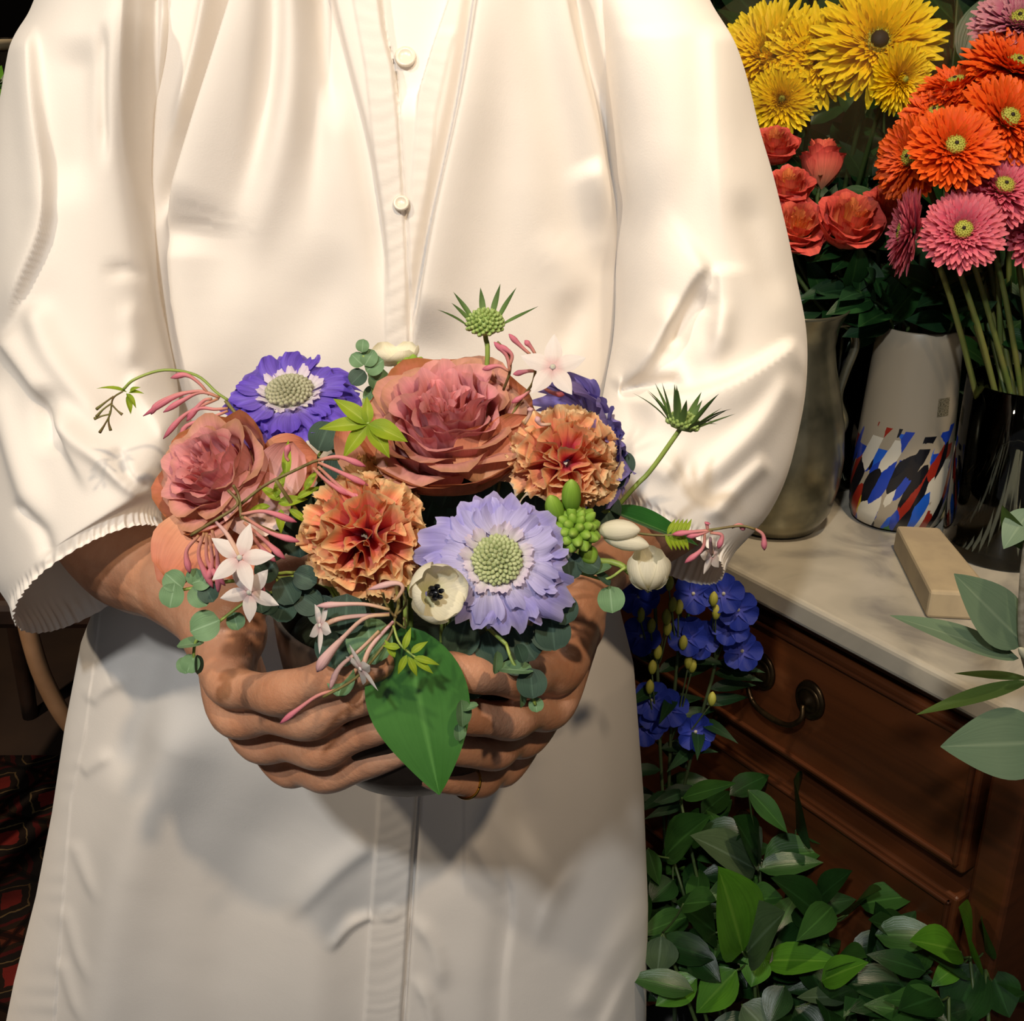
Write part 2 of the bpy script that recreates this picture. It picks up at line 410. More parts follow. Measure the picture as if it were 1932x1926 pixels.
# ---- sleeves: rings given as centre and two half axes, in (pixel u, pixel v, Y)
def sleeve(name, rings, folds, seed, nL=230, nR=420, ruffle=(0.86, 1.0)):
    R = catmull([sum(map(list, r), []) for r in rings], nL)
    th = np.linspace(0, 2*math.pi, nR, endpoint=False)
    c, a, b = R[:, None, 0:3], R[:, None, 3:6], R[:, None, 6:9]
    co, si = np.cos(th)[None, :, None], np.sin(th)[None, :, None]
    Q = c + a*np.sign(co)*np.abs(co)**0.92 + b*np.sign(si)*np.abs(si)**0.92
    P = Wn(Q[..., 0], Q[..., 1], Q[..., 2])
    ctr = Wn(c[..., 0], c[..., 1], c[..., 2])
    O = P-ctr; O /= np.linalg.norm(O, axis=-1, keepdims=True)+1e-9
    t = np.linspace(0, 1, nL)[:, None]
    U, V = proj(P)
    H = folds_mm(U, V, folds)*1.35
    face = np.clip((ctr[..., 1]-P[..., 1])*40, 0, 1)      # only the near side follows the drawn folds
    T = np.array([0, -0.92, 0.30])
    P = P + T*(H*face)[..., None]
    g = sstep(t, 0.80, 0.93)*(1-0.25*sstep(t, 0.95, 1.0))
    P = P + O*(fbm(P, 24, seed)*0.0035*(1-g) + fbm(P, 60, seed+1)*0.0009)[..., None]
    ruf = 0.0011*(np.sin(th[None]*58+1.8*np.sin(th[None]*7)+4*t)+.6*np.sin(th[None]*31+2*t))*g
    P = P + O*ruf[..., None]
    return P
FOLD_SL = [
    ([(62, 40), (72, 200), (92, 400), (50, 530), (-5, 640)], 9, 40, 8, .1, .2),
    ([(245, -20), (240, 150), (250, 300), (285, 440), (305, 560), (300, 650)], 10, 60, 8, .02, .2),
    ([(275, -20), (272, 150), (285, 300), (312, 430)], -12, 9, 22, .0, .2),
    ([(150, 60), (140, 260), (120, 400)], -5, 50, 40, .2, .3),
    ([(200, 40), (198, 200), (205, 330)], -4, 14, 14, .2, .3),
    ([(180, 515), (240, 512), (298, 528)], -3.5, 12, 12, .4, .2),
    ([(60, 560), (100, 660), (175, 760), (240, 840)], 8, 26, 26, .15, .3),
    ([(0, 625), (60, 700), (110, 780), (140, 840), (175, 940)], 9, 14, 34, .1, .3),
    ([(105, 770), (165, 830), (235, 900), (300, 940)], 8, 20, 30, .2, .2),
    ([(105, 720), (90, 780), (105, 860)], -9, 22, 26, .3, .3),
    ([(250, 560), (262, 640), (230, 700)], 5, 30, 20, .3, .3),
    ([(-20, 700), (20, 820), (60, 930), (90, 1010)], 7, 20, 26, .2, .3),
    ([(30, 940), (80, 1000), (95, 1060)], -5, 14, 14, .2, .2),
    ([(215, 840), (245, 900), (290, 930)], -6, 14, 12, .2, .2),
    ([(240, 700), (300, 790), (330, 860)], 6, 18, 26, .2, .3),
]
ringsL = [
    ((235, -330, .80), (-120, 20, 0), (20, 60, -.05)),
    ((228, -120, .80), (-125, 14, 0), (0, 0, -.06)),
    ((202, 0, .795), (-138, 12, 0), (0, 0, -.076)),
    ((178, 90, .79), (-158, 10, 0), (0, 0, -.085)),
    ((140, 330, .78), (-165, 0, 0), (0, 0, -.085)),
    ((135, 560, .765), (-172, 10, .0), (10, 10, -.085)),
    ((140, 740, .745), (-185, 40, .0), (10, 30, -.085)),
    ((145, 880, .715), (-185, 80, .01), (10, 20, -.080)),
    ((150, 990, .69), (-165, 92, .01), (0, 0, -.070)),
    ((158, 1050, .675), (-142, 88, .005), (-20, -34, -.055)),
    ((165, 1075, .668), (-140, 86, .005), (-28, -42, -.050)),
    ((172, 1092, .664), (-142, 86, .005), (-34, -50, -.048)),
]
PL = sleeve('sleeve', ringsL, FOLD_SL, 11)
wpart('sleeve', gridM('sleeve', PL, M_shirt, cm=True))
FOLD_SR = [
    ([(1130, -30), (1150, 120), (1175, 300), (1185, 450)], 5, 14, 60, .0, .3),
    ([(1345, 40), (1352, 200), (1360, 380), (1385, 520)], 5, 26, 60, .1, .4),
    ([(1250, 40), (1265, 240), (1260, 420)], 4, 60, 60, .1, .4),
    ([(1395, 350), (1440, 470), (1480, 590)], -4, 30, 30, .3, .3),
    ([(1348, 488), (1300, 526), (1262, 592), (1215, 690), (1190, 730)], 9, 70, 17, .15, .25),
    ([(1345, 548), (1305, 588), (1262, 660)], -8, 20, 30, .25, .25),
    ([(1356, 500), (1360, 570), (1340, 680)], 5, 12, 40, .1, .3),
    ([(1165, 740), (1200, 690), (1240, 620), (1275, 560)], 8, 16, 30, .1, .3),
    ([(1515, 640), (1430, 695), (1340, 735), (1180, 765)], 10, 10, 60, .1, .15),
    ([(1300, 722), (1240, 728), (1165, 735)], -12, 18, 12, .2, .1),
    ([(1500, 700), (1440, 790), (1370, 860), (1290, 930)], 7, 22, 34, .15, .3),
    ([(1450, 860), (1390, 920), (1330, 985)], 5, 16, 22, .15, .2),
    ([(1170, 860), (1230, 870), (1290, 900)], 6, 30, 40, .2, .3),
    ([(1350, 560), (1352, 640), (1330, 700)], 4, 22, 26, .3, .3),
    ([(1230, 660), (1290, 680), (1310, 760)], -5, 20, 24, .3, .3),
]
ringsR = [
    ((1210, -330, .82), (-120, 20, 0), (20, 60, -.05)),
    ((1180, -120, .82), (-110, 8, 0), (0, 0, -.055)),
    ((1216, 0, .815), (-122, 4, 0), (0, 0, -.074)),
    ((1254, 100, .81), (-142, 0, 0), (0, 0, -.083)),
    ((1290, 280, .80), (-158, 0, 0), (0, 0, -.085)),
    ((1320, 480, .785), (-172, -6, .0), (0, 0, -.085)),
    ((1338, 640, .77), (-182, -20, .0), (0, 20, -.085)),
    ((1322, 780, .745), (-178, -55, .0), (0, 30, -.085)),
    ((1290, 890, .715), (-160, -75, .0), (0, 20, -.075)),
    ((1262, 970, .69), (-128, -70, .0), (10, -8, -.060)),
    ((1255, 1010, .678), (-112, -62, .0), (18, -30, -.050)),
    ((1250, 1030, .672), (-112, -60, .0), (24, -38, -.046)),
]
PR = sleeve('sleeve', ringsR, FOLD_SR, 21)
wpart('sleeve', gridM('sleeve', PR, M_shirt, cm=True))
# ---- collar stand and buttons
M_btn = plain('shell_button', '#d8cfc0', 0.3)
def button(u, v, Y, r=0.0062, tilt=(0, 0.1, 1)):
    prof = [(0, .0012), (r*.5, .0010), (r*.62, .0016), (r*.9, .0022), (r, .0014), (r, 0), (0, 0)]
    P = lathe(prof, 20); M = frame(cdir(*tilt), (0, 0, 1), W(u, v, Y))
    o = wpart('button', gridM('button', P, M_btn, cm=True)); o.matrix_local = M
    for dx, dy in ((-1, -1), (1, -1), (-1, 1), (1, 1)): pass
    return o
def shirtY(u, v):
    d = (proj(Pf)[0]-u)**2+(proj(Pf)[1]-v)**2; i = np.unravel_index(d.argmin(), d.shape); return Pf[i][1]
button(765, 108, shirtY(765, 108)-0.001); button(757, 384, shirtY(757, 384)-0.0005, .0048)

# ---- the body: one continuous surface grown from tapered limbs
def limbP(pts, k=14, per=7):
    """closed rounded tube; pts = (x, y, z, r)"""
    P = np.asarray(pts, float); n = (len(P)-1)*per+1
    Q = catmull(P, n); d0 = Q[0, :3]-Q[1, :3]; d1 = Q[-1, :3]-Q[-2, :3]; d0 /= np.linalg.norm(d0); d1 /= np.linalg.norm(d1)
    h = []; e = []
    for a in (90, 65, 40, 20):
        c, s_ = math.cos(math.radians(a)), math.sin(math.radians(a))
        h.append(np.append(Q[0, :3]+d0*Q[0, 3]*s_, max(Q[0, 3]*c, 2e-4))); e.append(np.append(Q[-1, :3]+d1*Q[-1, 3]*s_, max(Q[-1, 3]*c, 2e-4)))
    Q = np.vstack([h, Q, e[::-1]])
    return tubeP(Q[:, :3], Q[:, 3], k, n=len(Q), caps=True)
def jt(u, v, Y, r):
    p = W(u, v, Y); return (p.x, p.y, p.z, r)
BX, BY = -0.10, 0.83
body = MB()
def limb(pts, **kw): body.grid(limbP(pts, **kw), cm=True)
def ell(c, r, squash=(1, 1, 1), n=16, m=20):
    a = np.linspace(0.01, math.pi-0.01, n); b = np.linspace(0, 2*math.pi, m, endpoint=False)
    P = np.stack([np.sin(a)[:, None]*np.cos(b), np.sin(a)[:, None]*np.sin(b), np.cos(a)[:, None]+0*b], -1)*r*np.array(squash)+np.array(c)
    P = np.concatenate([np.repeat(P[:1].mean(1, keepdims=True), m, 1), P, np.repeat(P[-1:].mean(1, keepdims=True), m, 1)])
    return P
for s_ in (-1, 1):
    limb([(BX+s_*.05, BY, .84, .085), (BX+s_*.05, BY, .98, .075), (BX+s_*.06, BY, 1.10, .085), (BX+s_*.065, BY, 1.22, .085), (BX+s_*.05, BY+.01, 1.33, .055)], k=18)
    limb([(BX+s_*.075, BY, .86, .088), (BX+s_*.08, BY, .70, .080), (BX+s_*.085, BY-.005, .48, .055), (BX+s_*.085, BY+.01, .33, .052), (BX+s_*.085, BY+.02, .12, .034), (BX+s_*.085, BY+.02, .07, .034)], k=18)
    limb([(BX+s_*.085, BY+.045, .035, .03), (BX+s_*.09, BY-.03, .035, .033), (BX+s_*.095, BY-.12, .028, .028)], k=14)
limb([(BX, BY, 1.28, .06), (BX, BY+.005, 1.40, .052), (BX, BY-.01, 1.47, .055)], k=18)
body.grid(ell((BX, BY-.01, 1.565), .1, (.76, .95, 1.14)), cm=True)
body.grid(ell((BX, BY-.05, 1.495), .05, (.9, .8, .8)), cm=True)
limb([(BX, BY-.100, 1.575, .008), (BX, BY-.118, 1.545, .012)], k=10)
for s_ in (-1, 1): body.grid(ell((BX+s_*.076, BY, 1.555), .03, (.3, .6, 1)), cm=True)
# upper arms and forearms
eA = W(135, 905, .775); eB = W(1335, 870, .80)
limb([(BX-.10, BY, 1.30, .055), (BX-.165, BY, 1.275, .047), ((BX-.165+eA.x)/2-.01, .81, (1.275+eA.z)/2, .042), (eA.x, eA.y, eA.z, .038)], k=16)
limb([(BX+.10, BY, 1.30, .055), (BX+.165, BY, 1.275, .047), ((BX+.165+eB.x)/2+.01, .82, (1.275+eB.z)/2, .042), (eB.x, eB.y, eB.z, .038)], k=16)
limb([(eA.x, eA.y, eA.z, .038), jt(235, 1035, .705, .037), jt(320, 1085, .655, .030), jt(392, 1150, .605, .0235), jt(425, 1195, .580, .024)], k=18)
limb([(eB.x, eB.y, eB.z, .038), jt(1240, 955, .72, .037), jt(1165, 1012, .66, .029), jt(1095, 1085, .610, .0235), jt(1066, 1150, .585, .023)], k=18)
HAND_A = [
    [(425, 1195, .580, .019), (430, 1285, .543, .0136), (480, 1303, .520, .0100), (533, 1308, .498, .0120), (588, 1289, .486, .0092), (642, 1270, .478, .0100), (715, 1252, .474, .0080)],
    [(428, 1225, .580, .018), (439, 1346, .548, .0130), (510, 1352, .526, .0094), (583, 1357, .501, .0113), (640, 1333, .488, .0089), (700, 1308, .481, .0096), (775, 1285, .479, .0080)],
    [(432, 1240, .590, .018), (478, 1393, .556, .0120), (545, 1407, .536, .0090), (606, 1416, .512, .0107), (660, 1393, .500, .0085), (715, 1370, .492, .0092), (790, 1345, .489, .0076)],
    [(436, 1250, .600, .018), (527, 1437, .566, .0110), (575, 1455, .550, .0088), (617, 1466, .528, .0094), (668, 1450, .513, .0082), (718, 1430, .504, .0086), (775, 1410, .499, .0072)],
    [(420, 1180, .585, .020), (440, 1165, .580, .0165), (470, 1135, .585, .0125), (520, 1095, .590, .0120), (565, 1070, .590, .0095)],
]
HAND_B = [
    [(1075, 1180, .580, .019), (1056, 1262, .545, .0138), (1020, 1272, .525, .0105), (985, 1280, .506, .0113), (940, 1276, .490, .0094), (895, 1270, .481, .0100), (835, 1258, .476, .0080)],
    [(1068, 1215, .580, .018), (1042, 1328, .546, .0132), (1000, 1345, .526, .0100), (965, 1358, .508, .0110), (922, 1356, .494, .0094), (880, 1350, .485, .0098), (820, 1340, .482, .0080)],
    [(1060, 1235, .590, .018), (1001, 1379, .556, .0124), (962, 1400, .538, .0096), (935, 1418, .520, .0104), (895, 1417, .506, .0090), (855, 1410, .498, .0092), (805, 1400, .494, .0076)],
    [(1050, 1250, .600, .017), (964, 1434, .566, .0112), (930, 1455, .550, .0092), (906, 1473, .532, .0100), (870, 1472, .520, .0084), (835, 1466, .514, .0086), (790, 1455, .510, .0068)],
    [(1078, 1175, .585, .020), (1060, 1150, .580, .0165), (1035, 1120, .585, .0125), (990, 1085, .590, .0120), (950, 1062, .590, .0095)],
]
for Hd in (HAND_A, HAND_B):
    for f in Hd: limb([jt(*q) for q in f], k=14, per=6)
    # palm web between neighbouring metacarpals
    for a, b_ in ((0, 1), (1, 2), (2, 3)):
        p = [(Hd[a][i][j]+Hd[b_][i][j])/2 for i in (0, 1) for j in range(4)]
        limb([jt(p[0], p[1], p[2]+.004, .015), jt((p[0]+p[4])/2, (p[1]+p[5])/2, (p[2]+p[6])/2+.005, .0105), jt((p[0]+3*p[4])/4, (p[1]+3*p[5])/4, p[6]+.010, .0070)], k=12)
M_skin, nt, nd, lk, b = newmat('skin')
tc = nd.new('ShaderNodeTexCoord')
n = nd.new('ShaderNodeTexNoise'); n.inputs['Scale'].default_value = 38; n.inputs['Detail'].default_value = 4; lk.new(tc.outputs['Object'], n.inputs['Vector'])
r = ramp(nd, [(0.3, '#b67f60'), (0.7, '#ca987a')]); lk.new(n.outputs['Fac'], r.inputs[0]); lk.new(r.outputs[0], b.inputs['Base Color'])
b.inputs['Roughness'].default_value = 0.45; b.inputs['Subsurface Weight'].default_value = 0.12; b.inputs['Subsurface Radius'].default_value = (1, .35, .2); b.inputs['Subsurface Scale'].default_value = 0.005
vo = nd.new('ShaderNodeTexVoronoi'); vo.inputs['Scale'].default_value = 900; lk.new(tc.outputs['Object'], vo.inputs['Vector'])
n3 = nd.new('ShaderNodeTexNoise'); n3.inputs['Scale'].default_value = 240; n3.inputs['Detail'].default_value = 4; lk.new(tc.outputs['Object'], n3.inputs['Vector'])
b1 = nd.new('ShaderNodeBump'); b1.inputs['Strength'].default_value = 0.12; b1.inputs['Distance'].default_value = 0.0006; lk.new(vo.outputs['Distance'], b1.inputs['Height'])
b2 = nd.new('ShaderNodeBump'); b2.inputs['Strength'].default_value = 0.35; b2.inputs['Distance'].default_value = 0.0012; lk.new(n3.outputs['Fac'], b2.inputs['Height'])
lk.new(b1.outputs[0], b2.inputs['Normal']); lk.new(b2.outputs[0], b.inputs['Normal'])
bo = wpart('body', body.mesh('body', M_skin), person); bo.matrix_local = Matrix.Translation((0, -0.80, 0))
m = bo.modifiers.new('remesh', 'REMESH'); m.mode = 'VOXEL'; m.voxel_size = 0.0019; m.use_smooth_shade = True
m = bo.modifiers.new('smooth', 'SMOOTH'); m.factor = 0.5; m.iterations = 4
def ppart(name, me, lbl=None):
    o = wpart(name, me, person, lbl); o.matrix_local = Matrix.Translation((0, -0.80, 0)); return o
# nails, ring, trousers, shoes, hair
M_nail = plain('nail', '#d9a58c', 0.3)
M_gold = plain('gold', '#d9a441', 0.25, metal=1.0)
rg = W(880, 1474, .523); rv = (W(870, 1472, .520)-W(906, 1473, .532)).normalized()
P = tubeP([rg+frame(rv).to_3x3()@Vector((math.cos(a)*.0091, math.sin(a)*.0091, 0)) for a in np.linspace(0, 2*math.pi, 25)], .0008, 6, n=49)
ppart('ring', gridM('ring', P, M_gold, cm=True), 'thin gold ring')
M_trs = plain('dark_trousers', '#1d1d22', 0.9)
tr = MB()
for s_ in (-1, 1):
    tr.grid(tubeP([(BX+s_*.055, BY, .98), (BX+s_*.075, BY, .86), (BX+s_*.083, BY, .68), (BX+s_*.087, BY, .45), (BX+s_*.088, BY+.012, .10)], [.10, .108, .098, .082, .072], 28, caps=False), cm=True)
ppart('trousers', tr.mesh('trousers', M_trs))
sh = MB()
for s_ in (-1, 1):
    sh.grid(limbP([(BX+s_*.085, BY+.055, .042, .036), (BX+s_*.088, BY-.03, .042, .04), (BX+s_*.095, BY-.135, .036, .034)], k=16), cm=True)
ppart('shoes', sh.mesh('shoes', plain('black_leather', '#0c0b0b', 0.4)))
hr = MB(); hr.grid(ell((BX, BY+.02, 1.60), .1, (.86, 1.02, 1.05)), cm=True); hr.grid(ell((BX, BY+.06, 1.50), .1, (.8, .6, 1.2)), cm=True)
ppart('hair', hr.mesh('hair', plain('dark_hair', '#15100d', 0.5)))

# ================================================================== pot
PXC = W(775, 1300, .56); PX0, PY0 = PXC.x, 0.56
ZB, ZR = 0.908, 1.012
M_pot = plain('dark_glazed_clay', '#2a211c', 0.42, c2='#3a2f27', scale=40, bump=0.15, bscale=120)
prof = [(0, ZB+.002), (.030, ZB+.002), (.036, ZB), (.044, ZB+.006), (.056, ZB+.022), (.066, ZB+.05), (.0705, ZB+.085), (.0715, ZR-.003), (.0700, ZR), (.0680, ZR-.002), (.0665, ZR-.02), (.062, ZB+.05), (.05, ZB+.022), (.03, ZB+.010), (0, ZB+.010)]
pot = link('flower_pot', gridM('flower_pot', lathe([(r_, z_-ZB) for r_, z_ in prof], 64), M_pot, cm=True), None, Matrix.Translation((PX0, PY0, ZB)))
tag(pot, 'dark brown round pot of the arrangement, cupped between the two hands', 'pot')
fo = MB(); fo.grid(lathe([(0, .012), (.045, .022), (.058, .05), (.064, .082), (.05, .094), (.02, .099), (0, .1)], 32), cm=True)
foam = link('floral_foam', fo.mesh('floral_foam', plain('foam_green', '#1b2a17', 0.95, bump=0.6)), None, Matrix.Translation((PX0, PY0, ZB)))
tag(foam, 'dark green floral foam filling the brown pot under the flowers', 'foam')

# ================================================================== flower kit
def add_petal(parent, name, P, mat, cn=False):
    return link(name, gridM(name, P, mat), parent)
def rose(parent, R, n, mats, seed, open_=1.0, loose=4, res=(13, 13), cup=1.0, loose_mat=None):
    """parent's z is the direction the rose faces; petals are its children"""
    r = random.Random(seed); out = []
    for i in range(n):
        f = i/(n-1.0); a0 = i*2.39996 + r.uniform(-.25, .25)
        r0 = R*(0.02+0.10*f); rt = R*(0.05+0.85*f**0.95)*open_
        zt = R*cup*(0.44+0.13*math.sin(math.pi*min(1, f*1.5))-0.80*max(0, f-.55)**1.5) + r.uniform(-.045, .045)*R
        span = .85+0.15*f; curl = 0.05+0.24*f**2; ph = r.uniform(0, 6.28); sk = r.uniform(-.12, .12)
        rf = R*(0.03+0.04*r.random())*(1.2-.7*f)
        T, S = np.meshgrid(np.linspace(0, 1, res[0]), np.linspace(-1, 1, res[1]), indexing='ij')
        t = T*(1-(0.10+0.10*f)*np.abs(S)**3 + 0.03*np.sin(S*5+ph))
        w = 0.42+0.58*np.sin(np.minimum(1, t*1.25)*math.pi/2)
        ang = a0 + S*span*w
        rad = r0+(rt-r0)*np.sin(np.clip(t*1.35, 0, 1)*math.pi/2)**.85*(1-.06*np.clip(t-.5, 0, 1))
        zb = -R*cup*(.35+.40*f); z = zb + (zt-zb)*t**1.05
        k = np.clip((t-0.74)/0.26, 0, 1)
        rad += curl*R*k**2*(1+0.3*np.sin(S*3+ph)); z -= curl*R*0.55*k**2.4
        rad += 0.05*R*S*(0.3+t) + rf*np.sin(S*6.5+ph)*t**3 - (0.10*R*S**2*f)*(t)
        z += rf*0.8*np.cos(S*7.3+ph*1.7)*t**3 + sk*R*S*t*0.5
        P = np.stack([rad*np.cos(ang), rad*np.sin(ang), z], -1)
        out.append(add_petal(parent, 'petal', P, mats[min(len(mats)-1, int(f*len(mats)*0.999))]))
    for i in range(loose):
        a0 = i*2*math.pi/loose + r.uniform(-.3, .3); ph = r.uniform(0, 6.28)
        T, S = np.meshgrid(np.linspace(0, 1, res[0]), np.linspace(-1, 1, res[1]), indexing='ij')
        t = T*(1-.22*np.abs(S)**2.6+.02*np.sin(S*9+ph))
        w = 0.35+0.65*np.sin(np.minimum(1, t*1.3)*math.pi/2)
        ang = a0+S*1.02*w
        rad = R*(0.08+0.92*np.sin(np.clip(t*1.3, 0, 1)*math.pi/2)**0.85) + R*.14*np.clip((t-.7)/.3, 0, 1)**2 + 0.05*R*np.sin(S*3+ph)*t**2
        z = -R*cup*0.85 + R*cup*(1.13*t**1.1-0.16*t**4) + .04*R*np.sin(S*7+ph)*t**3 - .12*R*S**2*t
        P = np.stack([rad*np.cos(ang), rad*np.sin(ang), z], -1)
        add_petal(parent, 'petal', P, loose_mat or mats[-1])
def carnation(parent, R, n, mat, seed, zmin=-.25):
    r = random.Random(seed)
    for i in range(n):
        zz = 1-(1-zmin)*(i+.5)/n; a = i*2.39996+r.uniform(-.3, .3); q = math.sqrt(max(0, 1-zz*zz))
        d = np.array([q*math.cos(a), q*math.sin(a), zz]); d += np.array([r.uniform(-.14, .14) for _ in range(3)]); d /= np.linalg.norm(d)
        tw = r.uniform(0, math.pi); ref = np.array([math.cos(tw), math.sin(tw), r.uniform(-.3, .3)]); wv = ref-d*ref.dot(d); wv /= np.linalg.norm(wv); nv = np.cross(d, wv)
        ph = r.uniform(0, 6.28); L = R*r.uniform(.86, 1.08); wd = R*r.uniform(.32, .50); am = R*r.uniform(.10, .18); k = r.uniform(3.6, 6.0)
        T, S = np.meshgrid(np.linspace(0.15, 1, 9), np.linspace(-1, 1, 23), indexing='ij')
        saw = np.abs(((S*5.5+ph) % 1)-.5)*2
        t = T*(1-.16*S**2)-(0.045*saw)*(T**6)
        w = wd*(0.12+0.88*np.clip((t-.25)/.75, 0, 1)**0.8)
        fx = S*w*0.85; off = am*np.sin(k*S+ph)*np.clip((t-.3)/.7, 0, 1)**1.3 + R*.10*S**2*math.sin(ph)*t
        bend = R*0.25*np.clip(t-.7, 0, 1)**2*math.cos(ph*3)*3
        P = (L*t)[..., None]*d + fx[..., None]*wv + (off+bend)[..., None]*nv
        add_petal(parent, 'petal', P, mat)
def frill(a0, r0, r1, hw, seed, lobes=3, lift=0.0, ruff=0.05, sag=0.0, res=(8, 17)):
    """one ruffled fan petal lying out from the axis z"""
    r = random.Random(seed); ph = r.uniform(0, 6.28)
    T, S = np.meshgrid(np.linspace(0, 1, res[0]), np.linspace(-1, 1, res[1]), indexing='ij')
    L = r1-r0; tw = r.uniform(-.22, .22); drp = r.uniform(-.12, .12)
    edge = 1-.34*np.abs(S)**2.2 + .23*np.abs(np.sin(S*lobes*1.57+.3*math.sin(ph))) - .05 + .03*np.sin(S*13+ph)+.02*np.sin(S*29+2*ph)
    t = T*edge
    w = hw*(0.16+0.84*np.sin(np.clip(T*1.15, 0, 1)*math.pi/2)**1.2)
    x = r0+L*t; y = S*w
    z = lift*L*t**1.4 - sag*L*t**3 + ruff*L*(np.sin(S*4.2+ph)*T**1.5 + .55*np.sin(S*9.1+2*ph+T*2)*T**2) + .12*L*np.cos(S*2+ph)*T*.5
    y = y + .05*L*np.sin(T*5+ph); z = z + tw*y*T*1.2 + drp*L*T**2
    c, s_ = math.cos(a0), math.sin(a0)
    return np.stack([x*c-y*s_, x*s_+y*c, z], -1)
def bead(mb, c, r, n=5, m=7, sq=(1, 1, 1), ax=None):
    a = np.linspace(0, math.pi, n); b_ = np.linspace(0, 2*math.pi, m, endpoint=False)
    P = np.stack([np.sin(a)[:, None]*np.cos(b_), np.sin(a)[:, None]*np.sin(b_), np.cos(a)[:, None]+0*b_], -1)*r*np.array(sq)
    if ax is not None:
        P = P @ np.array(frame(ax).to_3x3()).T
    mb.grid(P+np.array(c), cm=True)
def pincushion(parent, R, H, mat, n=110, z0=0.0, spread=1.35, size=.13, name='pincushion'):
    mb = MB(); P = lathe([(0, H), (R*.5, H*.86), (R*.85, H*.45), (R, 0), (R*.7, -H*.4), (0, -H*.5)], 20)+np.array([0, 0, z0-R*.06]); mb.grid(P, cm=True)
    for i in range(n):
        f = (i+.5)/n; th = math.acos(1-f*(1-math.cos(spread))); a = i*2.39996
        c = (R*math.sin(th)*math.cos(a), R*math.sin(th)*math.sin(a), z0+H*math.cos(th))
        bead(mb, c, R*size*(0.8+.35*f), ax=(c[0], c[1], (c[2]-z0)+.3*R), sq=(1, 1, 1.5))
    o = link(name, mb.mesh(name, mat), parent); tag(o, kind='stuff'); return o
def scabiosa(parent, R, mats, m_in, m_pin, seed, lift=.12, sag=.1, n1=11, n2=9, face=True, jr=.07):
    r = random.Random(seed)
    for i in range(n1):
        P = frill(i*2*math.pi/n1+r.uniform(-.12, .12), R*.30, R*r.uniform(1-jr, 1.04), R*r.uniform(.32, .42), seed*50+i, lift=lift+r.uniform(-.1, .1), sag=sag, ruff=.10)
        add_petal(parent, 'petal', P+np.array([0, 0, -R*.04]), mats[0])
    for i in range(n2):
        P = frill(i*2*math.pi/n2+r.uniform(-.15, .15)+.3, R*.27, R*r.uniform(.64, .80), R*r.uniform(.22, .28), seed*70+i, lift=lift+.20+r.uniform(-.1, .12), sag=sag, ruff=.12)
        add_petal(parent, 'petal', P+np.array([0, 0, R*.02]), mats[-1])
    if face:
        for i in range(15):
            P = frill(i*2*math.pi/15+r.uniform(-.1, .1), R*.26, R*r.uniform(.40, .47), R*.085, seed*90+i, lift=.75, ruff=.10, sag=.2, res=(5, 9))
            add_petal(parent, 'floret', P+np.array([0, 0, R*.04]), m_in)
        pincushion(parent, R*.285, R*.17, m_pin, z0=R*.05)
def leafP(L, Wd, fold=.15, curl=.2, tip=1.0, res=(11, 7), wave=0.0, seed=0, round_=False):
    """leaf from the origin along +y, face up +z"""
    T, S = np.meshgrid(np.linspace(0, 1, res[0]), np.linspace(-1, 1, res[1]), indexing='ij')
    if round_: w = np.sqrt(np.clip(1-(2*T-1)**2, 0, 1))*.98+.02*(1-T)
    else: w = np.sin(math.pi*np.clip(T, 0, 1)**(0.80))**(0.8+0.25*tip)*(1-.18*T)
    w = np.maximum(w, .012)*Wd/2
    x = S*w; y = L*T; z = fold*np.abs(S)*w*1.2 - curl*L*T**2 + wave*L*np.sin(T*11+seed+S*2)*np.abs(S)*.3
    y = y*(1-.10*curl*T)
    return np.stack([x, y, z], -1)
def leaf(parent, mat, base, dirv, facev, L, Wd, name='leaf', M0=None, **kw):
    """leaf starting at base (in the parent's frame), along dirv, upper face to facev"""
    y = Vector(dirv).normalized(); z = Vector(facev); z = z-y*z.dot(y)
    if z.length < 1e-5: z = Vector((0, 0, 1))-y*y.z
    z.normalize(); x = y.cross(z); M = Matrix((x, y, z)).transposed().to_4x4(); M.translation = Vector(base)
    return link(name, gridM(name, leafP(L, Wd, **kw), mat), parent, M)
def sprig(name, label, cat, node, group=None):
    t = thing(name, label, cat, Matrix.Translation(node), group); return t
def off(pts, o): return [tuple(Vector(p)-Vector(o)) for p in pts]
def wtube(t, name, pts, rad, mat, k=5, n=None):
    return tube(name, off(pts, t.matrix_world.translation), rad, mat, t, k, n)

# materials of the arrangement
M_rose = [petalmat('rose_heart', [(0, '#e0905c'), (.6, '#eda098'), (1, '#f2aaae')], var=.3, streak=.12),
          petalmat('rose_mid', [(0, '#ecb8a8'), (.45, '#eb9ea4'), (.85, '#eca0a8'), (1, '#dc9c94')], var=.25, streak=.12),
          petalmat('rose_outer', [(0, '#f2ccc0'), (.5, '#e8a2a2'), (.85, '#de9a94'), (1, '#c08c70')], var=.3, streak=.12)]
M_rose_l = petalmat('rose_weathered', [(0, '#dcae86'), (.5, '#dd9676'), (.85, '#cc7c60'), (1, '#a8683f')], var=.5, nscale=90, streak=.12)
M_carn = petalmat('carnation_petal', [(0, '#8d1a30'), (.38, '#d85062'), (.62, '#f28478'), (.86, '#eea878'), (1, '#e6c490')], var=.30, streak=.15, bump=.2)
M_carn2 = petalmat('carnation_petal', [(0, '#a02438'), (.40, '#e4586a'), (.66, '#f29c7e'), (.9, '#ecb07e'), (1, '#e4c698')], var=.35, streak=.15, bump=.2)
